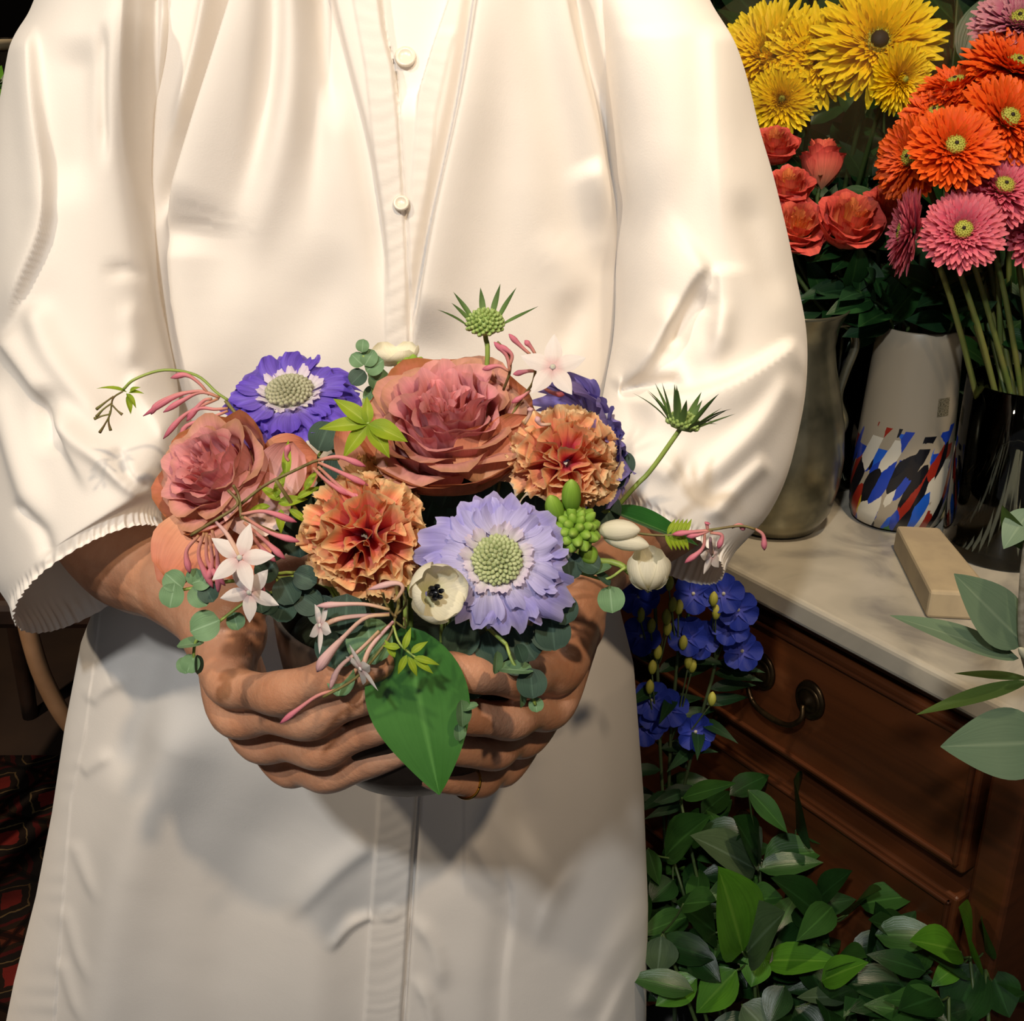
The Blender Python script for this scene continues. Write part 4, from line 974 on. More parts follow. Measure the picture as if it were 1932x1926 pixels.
euc('eucalyptus sprig at the right below the cream cup flower, with one round leaf hanging free', [(1075, 1075, .50), (1110, 1085, .50), (1145, 1092, .50), (1180, 1070, .50)],
    [(1150, 1105, .1, -1, .0132), (1070, 1040, .1, -1, .0140, (0, .5, 1), M_eucd), (1090, 1050, .9, -.5, .0120, (0, .5, 1), M_eucd), (1110, 1085, .9, .4, .0120, (0, .95, .3)), (1125, 1080, .7, -.6, .009, (.3, .8, .4), M_eucd)], M_euc, .500)
euc('eucalyptus tip with narrow pale leaves hanging in front of the right hand', [(955, 1215, .468), (968, 1250, .462), (995, 1290, .458), (1010, 1330, .456)],
    [(938, 1228, -.05, -1, .0105, (.9, .1, .4)), (938, 1262, 1, 0, .0165, (0, .97, .25)), (1000, 1260, .1, -1, .0140, (.1, .2, 1), M_eucd), (985, 1290, .0, -1, .0110, (1, .2, .3)), (1010, 1315, .1, -1, .0070), (975, 1215, .4, -1, .009, (.5, .3, .5), M_eucd), (870, 1320, .1, -1, .0125, (.8, .1, .5)), (872, 1340, 1, .4, .008, (0, .95, .3)), (865, 1365, .1, -1, .008, (.5, .1, .5))], M_euc, .458)
euc('large grey eucalyptus leaves under the front carnation behind the jasmine tubes', [(650, 1130, .49), (665, 1160, .475), (690, 1200, .47)],
    [(655, 1120, -.05, -1, .0190, (0, .25, 1)), (690, 1165, .2, -1, .0220, (-.2, .3, 1), M_euc), (640, 1180, -.1, -1, .020, (0, .2, 1)), (655, 1250, -.3, -1, .016, (-.5, .2, 1), M_euc), (640, 1275, .2, -1, .010, (-.2, .2, 1), M_euc)], M_eucd, .472)
euc('dark eucalyptus leaves below the two jasmine stars, over the pot rim', [(520, 1090, .505), (535, 1120, .50), (520, 1160, .498)],
    [(520, 1060, -.6, -.6, .0120), (530, 1090, .5, -1, .0140), (545, 1120, -.4, -1, .0145), (490, 1110, .1, -1, .012), (515, 1120, -.5, -1, .011), (555, 1080, .9, -.4, .012), (440, 1155, .3, -1, .009, (.3, .2, 1), M_euc), (560, 1120, .9, -.6, .014), (590, 1130, .7, -.8, .015)], M_eucd, .500)
euc('dark eucalyptus leaves in the shade under the pale lavender flower', [(900, 1150, .50), (920, 1190, .49), (940, 1220, .485)],
    [(880, 1170, -.3, -1, .0180), (920, 1190, .3, -1, .0170), (970, 1185, .6, -.9, .0180), (900, 1260, -.4, -.9, .0160), (1010, 1170, .7, -.7, .017), (1055, 1120, .2, -1, .015), (860, 1210, -.3, -1, .017), (950, 1240, .8, -.3, .013), (1040, 1160, .1, -1, .017)], M_eucd, .487)
euc('dark leaves filling the hollow between the violet flower and the front carnation', [(600, 860, .56), (620, 840, .56), (640, 870, .56)],
    [(600, 850, .4, .9, .016), (640, 870, .9, .1, .016), (590, 850, -.5, -.9, .018), (620, 900, .2, -1, .018), (560, 880, -.2, -1, .018), (560, 980, .1, -1, .02), (800, 960, .6, -.9, .018), (820, 930, -.3, -1, .018), (1170, 900, .1, 1, .014), (1160, 870, .1, -1, .014), (530, 1000, -.6, -1, .018), (800, 1010, 0, -1, .016), (880, 930, -.2, -1, .018), (1010, 930, 0, -1, .016), (585, 930, -.3, -1, .022), (560, 900, -.6, -.8, .02), (600, 970, -.5, -1, .02), (880, 900, .2, -1, .02), (930, 900, .1, -1, .02), (860, 890, -.4, -1, .02), (780, 900, 0, -1, .02), (640, 850, .1, -1, .018), (700, 860, .1, -1, .018), (1130, 930, .3, -1, .018), (540, 820, .1, -1, .018)], M_eucd, .557)
# small dark pointed leaf and bud sticking up behind the front flower

# ================================================================== the room
def wbox(name, x0, x1, y0, y1, z0, z1, mat, parent=None):
    V, F = boxV(x0, x1, y0, y1, z0, z1); return link(name, mesh(name, V, F, mat, smooth=False), parent)
M_wall = plain('dark_plaster', '#3a3026', 0.9, c2='#2c2a20', scale=3, bump=.2, bscale=30)
M_floor = plain('dark_floorboards', '#2a1c12', 0.6, c2='#20140d', scale=6)
tag(wbox('floor', -2.6, 2.2, -1.6, 3.0, -.05, 0, M_floor), kind='structure', label='dark wooden shop floor')
for nm, b_ in (('wall_back', (-2.6, 2.2, 2.9, 3.0, 0, 2.5)), ('wall_left', (-2.6, -2.5, -1.6, 2.9, 0, 2.5)), ('wall_right', (2.1, 2.2, -1.6, 2.9, 0, 2.5))):
    tag(wbox(nm, *b_, M_wall), kind='structure')
tag(wbox('ceiling', -2.6, 2.2, -1.6, 3.0, 2.5, 2.6, plain('ceiling_paint', '#8a7a66', .9)), kind='structure')

# ---- rug with a woven pattern
def rug_mat():
    m, nt, nd, lk, b = newmat('oriental_rug'); b.inputs['Roughness'].default_value = 0.95; b.inputs['Specular IOR Level'].default_value = .1
    tc = nd.new('ShaderNodeTexCoord'); mp = nd.new('ShaderNodeMapping'); mp.inputs['Rotation'].default_value = (0, 0, .35); mp.inputs['Scale'].default_value = (8.5, 8.5, 1)
    dn = nd.new('ShaderNodeTexNoise'); dn.inputs['Scale'].default_value = 14; lk.new(tc.outputs['Object'], dn.inputs['Vector']); dm = nd.new('ShaderNodeVectorMath'); dm.operation = 'MULTIPLY_ADD'; lk.new(dn.outputs['Color'], dm.inputs[0]); dm.inputs[1].default_value = (.035, .035, 0); lk.new(tc.outputs['Object'], dm.inputs[2]); lk.new(dm.outputs[0], mp.inputs[0])
    fr = nd.new('ShaderNodeVectorMath'); fr.operation = 'FRACTION'; lk.new(mp.outputs[0], fr.inputs[0])
    sb = nd.new('ShaderNodeVectorMath'); sb.operation = 'SUBTRACT'; lk.new(fr.outputs[0], sb.inputs[0]); sb.inputs[1].default_value = (.5, .5, 0)
    ab = nd.new('ShaderNodeVectorMath'); ab.operation = 'ABSOLUTE'; lk.new(sb.outputs[0], ab.inputs[0])
    sx = nd.new('ShaderNodeSeparateXYZ'); lk.new(ab.outputs[0], sx.inputs[0])
    mxm = nd.new('ShaderNodeMath'); mxm.operation = 'MAXIMUM'; lk.new(sx.outputs[0], mxm.inputs[0]); lk.new(sx.outputs[1], mxm.inputs[1])
    add = nd.new('ShaderNodeMath'); add.operation = 'ADD'; lk.new(sx.outputs[0], add.inputs[0]); lk.new(sx.outputs[1], add.inputs[1])
    n = nd.new('ShaderNodeTexNoise'); n.inputs['Scale'].default_value = 60; lk.new(tc.outputs['Object'], n.inputs['Vector'])
    j = nd.new('ShaderNodeMath'); j.operation = 'MULTIPLY_ADD'; lk.new(n.outputs['Fac'], j.inputs[0]); j.inputs[1].default_value = .10; lk.new(add.outputs[0], j.inputs[2])
    r1 = ramp(nd, [(0, '#7a2826'), (.22, '#7a2826'), (.28, '#241c18'), (.40, '#6e6248'), (.43, '#1e1a1a'), (.60, '#4c181a'), (.70, '#2a2018'), (.84, '#5c3022')]); r1.color_ramp.interpolation = 'CONSTANT'
    lk.new(j.outputs[0], r1.inputs[0])
    r2 = ramp(nd, [(0, (1, 1, 1, 1)), (.41, (1, 1, 1, 1)), (.44, hexc('#8c7d60')), (.47, hexc('#2c1416'))]); r2.color_ramp.interpolation = 'CONSTANT'; lk.new(mxm.outputs[0], r2.inputs[0])
    mu = nd.new('ShaderNodeMix'); mu.data_type = 'RGBA'; mu.blend_type = 'MULTIPLY'; mu.inputs[0].default_value = .9; lk.new(r1.outputs[0], mu.inputs[6]); lk.new(r2.outputs[0], mu.inputs[7])
    n2 = nd.new('ShaderNodeTexNoise'); n2.inputs['Scale'].default_value = 5; n2.inputs['Detail'].default_value = 5; lk.new(tc.outputs['Object'], n2.inputs['Vector'])
    r3 = ramp(nd, [(.35, '#57453a'), (.65, '#c8b8a8')]); lk.new(n2.outputs['Fac'], r3.inputs[0])
    m2 = nd.new('ShaderNodeMix'); m2.data_type = 'RGBA'; m2.blend_type = 'MULTIPLY'; m2.inputs[0].default_value = 1; lk.new(mu.outputs[2], m2.inputs[6]); lk.new(r3.outputs[0], m2.inputs[7])
    lk.new(m2.outputs[2], b.inputs['Base Color'])
    bp = nd.new('ShaderNodeBump'); bp.inputs['Strength'].default_value = .5; n4 = nd.new('ShaderNodeTexNoise'); n4.inputs['Scale'].default_value = 300; lk.new(tc.outputs['Object'], n4.inputs['Vector']); lk.new(n4.outputs['Fac'], bp.inputs['Height']); lk.new(bp.outputs[0], b.inputs['Normal'])
    return m
V, F = boxV(-1.9, -.25, .7, 1.85, 0.0, .012)
tag(link('rug', mesh('rug', V, F, rug_mat(), smooth=False)), 'dark red patterned oriental rug on the floor at the left', 'rug')

# ---- chair behind the person at the left
M_dk = plain('dark_wood', '#2c1a10', 0.5, c2='#1d110a', scale=20)
M_bent = plain('pale_bentwood', '#8d6c50', 0.5, c2='#76583e', scale=14)
cc = Vector((-.72, 1.77, 0))
t = thing('chair', 'dark wooden chair with a pale bentwood brace, standing on the rug at the left', 'chair', Matrix.Translation(cc))
seat = bevel(link('seat', mesh('seat', *boxV(-.26, .26, -.24, .24, .455, .50), M_dk, smooth=False), t), .012)
for sx_ in (-1, 1):
    for sy_ in (-1, 1):
        tube('leg', [(sx_*.22, sy_*.19, .46), (sx_*.235, sy_*.21, .22), (sx_*.25, sy_*.23, .0)], [.020, .018, .015], M_dk, t, 10)
    tube('back_post', [(sx_*.22, .21, .48), (sx_*.225, .25, .72), (sx_*.21, .30, .98)], [.018, .017, .014], M_dk, t, 10)
tube('brace', [tuple(W(u_, v_, y_)-cc) for u_, v_, y_ in ((45, 1140, 1.52), (55, 1195, 1.505), (82, 1280, 1.50), (130, 1365, 1.50), (200, 1430, 1.52))], .0135, M_bent, t, 10)['label'] = 'pale bentwood brace'
for z_ in (.66, .80, .93):
    tube('back_rail', [(-.21, .24+(z_-.6)*.16, z_), (0, .27+(z_-.6)*.16, z_), (.21, .24+(z_-.6)*.16, z_)], .014, M_dk, t, 8)
# things on a stand at the far left top
tb = thing('plant_stand', 'dark wooden plant stand behind the left shoulder', 'stand', (-.685, 1.42, 0))
link('top', mesh('top', *boxV(-.265, .265, -.11, .10, 1.055, 1.08), M_dk, smooth=False), tb)
for sx_ in (-1, 1):
    for sy_ in (-1, 1): link('leg', mesh('leg', *boxV(sx_*.24-.015, sx_*.24+.015, sy_*.075-.015, sy_*.075+.015, 0, 1.055), M_dk, smooth=False), tb)

# ================================================================== dresser with a marble top
P1 = Vector((0.1936, 1.0171, 0)); P2 = Vector((0.3808, 0.7384, 0)); ex = (P2-P1).normalized(); ey = Vector((-ex.y, ex.x, 0))   # ey points into the chest
MD = Matrix((ex, ey, Vector((0, 0, 1)))).transposed().to_4x4(); MD.translation = P2
def marble():
    m, nt, nd, lk, b = newmat('grey_marble'); tc = nd.new('ShaderNodeTexCoord')
    n = nd.new('ShaderNodeTexNoise'); n.inputs['Scale'].default_value = 9; n.inputs['Detail'].default_value = 8; n.inputs['Distortion'].default_value = 1.6; lk.new(tc.outputs['Object'], n.inputs['Vector'])
    r = ramp(nd, [(.30, '#87827a'), (.46, '#aea798'), (.7, '#bfb7a7')]); lk.new(n.outputs['Fac'], r.inputs[0]); lk.new(r.outputs[0], b.inputs['Base Color'])
    b.inputs['Roughness'].default_value = .30; b.inputs['Specular IOR Level'].default_value = .5
    return m
ch = thing('dresser', 'old brown wooden chest of drawers with brass pulls', 'dresser', MD)
def wood(name, a, b2, sx=1.5, sz=22, rough=.42):
    m, nt, nd, lk, b = newmat(name); tc = nd.new('ShaderNodeTexCoord'); mp = nd.new('ShaderNodeMapping'); mp.inputs['Scale'].default_value = (sx, 4, sz); lk.new(tc.outputs['Object'], mp.inputs[0])
    n = nd.new('ShaderNodeTexNoise'); n.inputs['Scale'].default_value = 2.2; n.inputs['Detail'].default_value = 7; n.inputs['Distortion'].default_value = .8; lk.new(mp.outputs[0], n.inputs['Vector'])
    r = ramp(nd, [(.3, a), (.7, b2)]); lk.new(n.outputs['Fac'], r.inputs[0])
    n2 = nd.new('ShaderNodeTexNoise'); n2.inputs['Scale'].default_value = 9; n2.inputs['Detail'].default_value = 6; lk.new(tc.outputs['Object'], n2.inputs['Vector'])
    r2 = ramp(nd, [(.62, (0, 0, 0, 1)), (.74, (1, 1, 1, 1))]); lk.new(n2.outputs['Fac'], r2.inputs[0])
    mx = nd.new('ShaderNodeMix'); mx.data_type = 'RGBA'; lk.new(r2.outputs[0], mx.inputs[0]); lk.new(r.outputs[0], mx.inputs[6]); mx.inputs[7].default_value = hexc('#7a4a2a'); lk.new(mx.outputs[2], b.inputs['Base Color'])
    b.inputs['Roughness'].default_value = rough; bp = nd.new('ShaderNodeBump'); bp.inputs['Strength'].default_value = .15; lk.new(n.outputs['Fac'], bp.inputs['Height']); bp.inputs['Distance'].default_value = .002; lk.new(bp.outputs[0], b.inputs['Normal'])
    return m
M_wd = wood('walnut', '#3c1f0e', '#552c14'); M_wd2 = wood('walnut_drawer', '#462410', '#613317')
def dbox(name, b_, mat, bw=.002, parent=ch):
    return bevel(link(name, mesh(name, *boxV(*b_), mat, smooth=False), parent), bw)
IN = .022; LX = -.80; DP = .46
dbox('carcass', (LX, -.030, IN+.012, DP, .06, .785), M_wd)
dbox('stile', (-.030, .004, IN, IN+.05, .02, .785), M_wd, .004)
dbox('stile', (LX-.03, LX+.01, IN, IN+.05, .02, .785), M_wd, .004)
dbox('side_panel', (-.030, .0, IN+.05, DP, .02, .785), M_wd)
dbox('top_moulding', (LX-.03, .010, IN-.006, IN+.03, .782, .795), M_wd, .003)
for k, (z0, z1) in enumerate(((.640, .776), (.430, .615), (.215, .405), (.07, .19))):
    d_ = dbox('drawer', (LX+.015, -.034, IN-.006, IN+.02, z0, z1), M_wd2, .003)
    # raised bead round the drawer front
    for nm, b_ in (('bead', (LX+.02, -.039, IN-.010, IN-.004, z0+.006, z0+.0105)), ('bead', (LX+.02, -.039, IN-.010, IN-.004, z1-.0105, z1-.006)), ('bead', (-.0435, -.039, IN-.010, IN-.004, z0+.006, z1-.006))):
        dbox(nm, b_, M_wd, .0015, d_)
    if k < 3:
        M_br = plain('aged_brass', '#54432c', 0.35, metal=.9, c2='#3a2e20', scale=90)
        for hx in ((-.243), (-.60)):
            zc = z0+.078 if k == 0 else (z0+z1)/2+.01
            h = link('pull', None, d_); h.empty_display_size = .01; h.matrix_local = Matrix.Translation((hx, IN-.006, zc))
            hm = MB()
            for sx_ in (-1, 1):
                M_ = Matrix.Translation((sx_*.031, 0, 0))@Matrix.Rotation(math.pi/2, 4, 'X')
                P = lathe([(0, .0085), (.003, .0085), (.0045, .006), (.0085, .0045), (.0125, .003), (.0165, .0025), (.0175, 0), (0, 0)], 28)
                P = np.einsum('ij,abj->abi', np.array(M_.to_3x3()), P)+np.array(M_.translation); P[..., 2] *= 1.15; hm.grid(P, cm=True)
                P = lathe([(.0118, .005), (.0135, .0052), (.0145, .004)], 28); P = np.einsum('ij,abj->abi', np.array(M_.to_3x3()), P)+np.array(M_.translation); hm.grid(P, cm=True)
            hm.grid(tubeP([(-.031, -.010, -.002), (-.034, -.014, -.014), (-.022, -.017, -.026), (0, -.018, -.029), (.022, -.017, -.026), (.034, -.014, -.014), (.031, -.010, -.002)], [.0022, .0026, .0027, .0031, .0027, .0026, .0022], 10), cm=True)
            bpy.data.objects.remove(h); h = link('pull', hm.mesh('pull', M_br), d_, Matrix.Translation((hx, IN-.006, zc)))
            h['label'] = 'brass bail pull with two round plates'
for x_ in (LX+.01, -.02):
    for y_ in (IN+.03, DP-.04): dbox('foot', (x_-.025, x_+.025, y_-.025, y_+.025, 0, .06), M_wd, .006)
mt_ = bevel(link('marble_top', mesh('marble_top', *boxV(LX-.04, .022, 0, DP+.02, .795, .820), marble(), smooth=False), None, MD), .005, 3)
tag(mt_, 'pale grey marble slab lying on the wooden chest of drawers', 'marble top')
TOPZ = .820

# ---- on the marble
M_pew = plain('mercury_glass', '#9a957e', 0.26, metal=.8, c2='#5e5e50', scale=26, bump=.1, bscale=60, detail=8)
pc = Vector((.268, 1.095, TOPZ))
prof = [(0, .004), (.030, .004), (.036, 0), (.044, .004), (.0545, .022), (.0605, .05), (.062, .078), (.059, .11), (.052, .142), (.045, .17), (.042, .19), (.044, .208), (.050, .222), (.052, .226), (.0505, .226), (.043, .208), (.0405, .19), (.05, .142), (.06, .078), (.04, .012), (0, .010)]
t = thing('pitcher', 'silvery mottled pitcher on the marble beside the sleeve', 'pitcher', Matrix.Translation(pc)@Matrix.Rotation(.25, 4, 'Z'))
P = lathe(prof, 56)
a_ = np.arctan2(P[..., 1], P[..., 0]); P[..., 0] -= .018*sstep(P[..., 2], .19, .226)*np.exp(-((np.abs(a_)-math.pi)/.5)**2)
link('jug_body', gridM('jug_body', P, M_pew, cm=True), t)
tube('handle', [(.041, 0, .205), (.060, 0, .204), (.070, 0, .185), (.062, 0, .155), (.058, 0, .13), (.068, 0, .105), (.0615, 0, .085)], [.004, .0042, .0045, .0045, .0042, .004, .0035], M_pew, t, 10)

def splash():
    m, nt, nd, lk, b = newmat('speckled_white_glass'); tc = nd.new('ShaderNodeTexCoord')
    sp = nd.new('ShaderNodeSeparateXYZ'); lk.new(tc.outputs['UV'], sp.inputs[0])
    # streaks slanting round the vase: u = round, v = height
    mp = nd.new('ShaderNodeMapping'); mp.inputs['Scale'].default_value = (32, 6.5, 1); mp.inputs['Rotation'].default_value = (0, 0, 0)
    cb = nd.new('ShaderNodeCombineXYZ'); sh_ = nd.new('ShaderNodeMath'); sh_.operation = 'MULTIPLY_ADD'; lk.new(sp.outputs[1], sh_.inputs[0]); sh_.inputs[1].default_value = -.26; lk.new(sp.outputs[0], sh_.inputs[2])
    lk.new(sh_.outputs[0], cb.inputs[0]); lk.new(sp.outputs[1], cb.inputs[1]); lk.new(cb.outputs[0], mp.inputs[0])
    nz = nd.new('ShaderNodeTexNoise'); nz.inputs['Scale'].default_value = 3; lk.new(mp.outputs[0], nz.inputs['Vector'])
    mxv = nd.new('ShaderNodeMix'); mxv.data_type = 'RGBA'; mxv.inputs[0].default_value = .12; lk.new(mp.outputs[0], mxv.inputs[6]); lk.new(nz.outputs['Color'], mxv.inputs[7])
    vo = nd.new('ShaderNodeTexVoronoi'); vo.inputs['Scale'].default_value = 1.0; lk.new(mxv.outputs[2], vo.inputs['Vector'])
    sc = nd.new('ShaderNodeSeparateColor'); lk.new(vo.outputs['Color'], sc.inputs[0])
    r = ramp(nd, [(0, '#1c3fae'), (.26, '#12121a'), (.46, '#9a2a1c'), (.58, '#d8d2c2'), (.76, '#c9a628'), (.82, '#1f5fd0'), (.92, '#2e7a34')]); r.color_ramp.interpolation = 'CONSTANT'; lk.new(sc.outputs[0], r.inputs[0])
    # blobs only in the lower part
    g = nd.new('ShaderNodeMath'); g.operation = 'MULTIPLY_ADD'; lk.new(sc.outputs[1], g.inputs[0]); g.inputs[1].default_value = .22; lk.new(sp.outputs[1], g.inputs[2])
    th_ = nd.new('ShaderNodeMath'); th_.operation = 'LESS_THAN'; lk.new(g.outputs[0], th_.inputs[0]); th_.inputs[1].default_value = .58
    dd = nd.new('ShaderNodeMath'); dd.operation = 'LESS_THAN'; lk.new(vo.outputs['Distance'], dd.inputs[0]); dd.inputs[1].default_value = .85
    mm = nd.new('ShaderNodeMath'); mm.operation = 'MULTIPLY'; lk.new(th_.outputs[0], mm.inputs[0]); lk.new(dd.outputs[0], mm.inputs[1])
    mx = nd.new('ShaderNodeMix'); mx.data_type = 'RGBA'; lk.new(mm.outputs[0], mx.inputs[0]); mx.inputs[6].default_value = hexc('#a89c88'); lk.new(r.outputs[0], mx.inputs[7]); lk.new(mx.outputs[2], b.inputs['Base Color'])
    b.inputs['Roughness'].default_value = .35; b.inputs['Coat Weight'].default_value = .4
    return m
vc = Vector((.397, 1.112, TOPZ))
prof = [(0, .006), (.03, .006), (.036, 0), (.044, .004), (.0475, .018), (.0485, .04), (.0475, .075), (.0455, .11), (.0432, .15), (.0412, .185), (.0402, .203), (.0392, .2045), (.038, .203), (.039, .185), (.0435, .11), (.0455, .04), (.03, .012), (0, .012)]
P = lathe(prof, 64); hgt = P[..., 2]/.2045
th_ = np.linspace(0, 1, 64)[None, :]+0*hgt
vs = thing('vase', 'white frosted vase with multicoloured blue, red and black flecks round its foot', 'vase', Matrix.Translation(vc)@Matrix.Rotation(-.4, 4, 'Z'))
link('vase_body', gridM('vase_body', P, splash(), cm=True, uv=np.stack([th_, hgt], -1)), vs)
# worn square sticker
a_ = np.linspace(-.16, .16, 9)-math.pi/2+.83; zz_ = np.linspace(.124, .142, 5)
rr = np.interp(zz_, [.11, .15], [.0458, .0435])
P = np.stack([rr[:, None]*np.cos(a_), rr[:, None]*np.sin(a_), zz_[:, None]+0*a_], -1)
def sticker():
    m, nt, nd, lk, b = newmat('ink_stamp'); tc = nd.new('ShaderNodeTexCoord'); mp = nd.new('ShaderNodeMapping'); mp.inputs['Scale'].default_value = (3, 9, 1); lk.new(tc.outputs['UV'], mp.inputs[0])
    n = nd.new('ShaderNodeTexNoise'); n.inputs['Scale'].default_value = 2.5; n.inputs['Detail'].default_value = 5; lk.new(mp.outputs[0], n.inputs['Vector'])
    r = ramp(nd, [(.42, '#4a4432'), (.55, '#8d836c')]); lk.new(n.outputs['Fac'], r.inputs[0]); lk.new(r.outputs[0], b.inputs['Base Color']); return m
link('sticker', gridM('sticker', P, sticker()), vs)['label'] = 'small worn square stamp'

def glass(name, tint='#ffffff', rough=0.0, ior=1.3):
    m, nt, nd, lk, b = newmat(name); nd.remove(b)
    tr_ = nd.new('ShaderNodeBsdfTransparent'); tr_.inputs[0].default_value = hexc(tint); gl = nd.new('ShaderNodeBsdfGlossy'); gl.inputs['Roughness'].default_value = max(rough, .02)
    fz = nd.new('ShaderNodeLayerWeight'); fz.inputs[0].default_value = ior-1; ms = nd.new('ShaderNodeMixShader'); lk.new(fz.outputs['Fresnel'], ms.inputs[0]); lk.new(tr_.outputs[0], ms.inputs[1]); lk.new(gl.outputs[0], ms.inputs[2])
    lk.new(ms.outputs[0], nd['Material Output'].inputs[0]); return m
M_glass = glass('clear_glass', '#e8ece2', ior=1.30); M_water = glass('water', '#c4a67a', ior=1.33)  # amber water tint stands in for the orange flowers' reflection
def glassvase(label, c, r, h, water, taper=1.0):
    t = thing('glass_vase', label, 'vase', Matrix.Translation(c))
    link('glass_wall', gridM('glass_wall', lathe([(0, 0), (r*.96, 0), (r, .004), (r*taper, h), (r*taper-.0015, h+.0008), (r*taper-.003, h), (r-.003, .012), (0, .012)], 48), M_glass, cm=True), t)
    rw = r-.0034+(r*taper-r)*water/h
    link('water', gridM('water', lathe([(0, .0125), (r-.0036, .0125), (rw, water), (0, water)], 48), M_water, cm=True), t)
    return t
gv = Vector((.478, 1.035, TOPZ)); glassvase('clear glass vase of water on the marble at the right edge, holding the gerberas', gv, .056, .17, .078)
gv2 = Vector((.352, 1.215, TOPZ)); glassvase('tall narrow clear glass vase between the silvery pitcher and the white vase', gv2, .034, .20, .06)
M_blk2 = plain('pale_soapstone', '#b8a584', .7, c2='#a8967a', scale=30)
bv = MB(); 
b0 = np.array([[.358, .892], [.413, .886], [.413, 1.03], [.372, 1.035]])
cx, cy = b0.mean(0); V = [(x-cx, y-cy, 0) for x, y in b0]+[((x-cx)*.97, (y-cy)*.985, .026) for x, y in b0]
bk = bevel(link('block', mesh('block', V, [[3, 2, 1, 0], [4, 5, 6, 7], [0, 1, 5, 4], [1, 2, 6, 5], [2, 3, 7, 6], [3, 0, 4, 7]], M_blk2, smooth=False), None, Matrix.Translation((cx, cy, TOPZ))), .003)
tag(bk, 'small cream coloured block lying on the marble in front of the white vase', 'block')

# ================================================================== cut flowers behind
def bluntP(w, n, m, lift, fold):
    T, S = np.meshgrid(np.linspace(0, 1, n), np.linspace(-1, 1, m), indexing='ij'); T = T**.8
    ww = (.35+.65*np.clip(T/.7, 0, 1)**.8)*np.sqrt(np.clip(1-np.clip((T-.72)/.29, 0, 1)**2, 0.01, 1))*w/2
    return np.stack([S*ww, T, fold*np.abs(S)*ww+lift*T**2], -1)
def unit_petal(name, mat, w, tube_=0.0, n=6, m=5, lift=.10, tip=None):
    if tip is None: return gridM(name, bluntP(w, n, m, lift, .5), mat)
    return gridM(name, leafP(1.0, w, fold=.25+tube_, curl=-lift, res=(n, m), tip=tip), mat)
def ring(parent, me, n, R, r0, el, seed, jit=.06, z=0.0, jl=.06, name='petal', joined=None):
    r = random.Random(seed)
    for i in range(n):
        a = i*2*math.pi/n+r.uniform(-jit, jit); e_ = el+r.uniform(-jit, jit)*1.5; L = (R-r0)*(1+r.uniform(-jl, jl))
        y = Vector((math.cos(a)*math.cos(e_), math.sin(a)*math.cos(e_), math.sin(e_))); zz = Vector((-math.cos(a)*math.sin(e_), -math.sin(a)*math.sin(e_), math.cos(e_)))
        x = y.cross(zz); M = Matrix((x, y, zz)).transposed().to_4x4()@Matrix.Diagonal((R, L, R, 1)); M.translation = (math.cos(a)*r0, math.sin(a)*r0, z)
        if joined is None: link(name, me, parent, M)
        else:
            V = np.empty(len(me.vertices)*3, np.float32); me.vertices.foreach_get('co', V); V = V.reshape(-1, 3) @ np.array(M.to_3x3()).T + np.array(M.translation)
            joined.add(V, [list(p.vertices) for p in me.polygons], UVOF[me.name])
UVOF = {}
def mkpetal(name, mat, w, n=6, m=5, **kw):
    me = unit_petal(name, mat, w, n=n, m=m, **kw)
    a, b_ = np.meshgrid(np.linspace(0, 1, n), np.linspace(0, 1, m), indexing='ij'); UVOF[me.name] = np.stack([b_, a], -1).reshape(-1, 2); return me
def vine(name, t, pts, rad, mat, k=6):
    Mi = t.matrix_world.inverted(); return tube(name, [Mi@Vector(p) for p in pts], rad, mat, t, k)
M_gdisc = plain('gerbera_centre', '#8f9a34', .7, c2='#b3ae4a', scale=900); M_gdark = plain('dark_centre', '#1d0f08', .7)
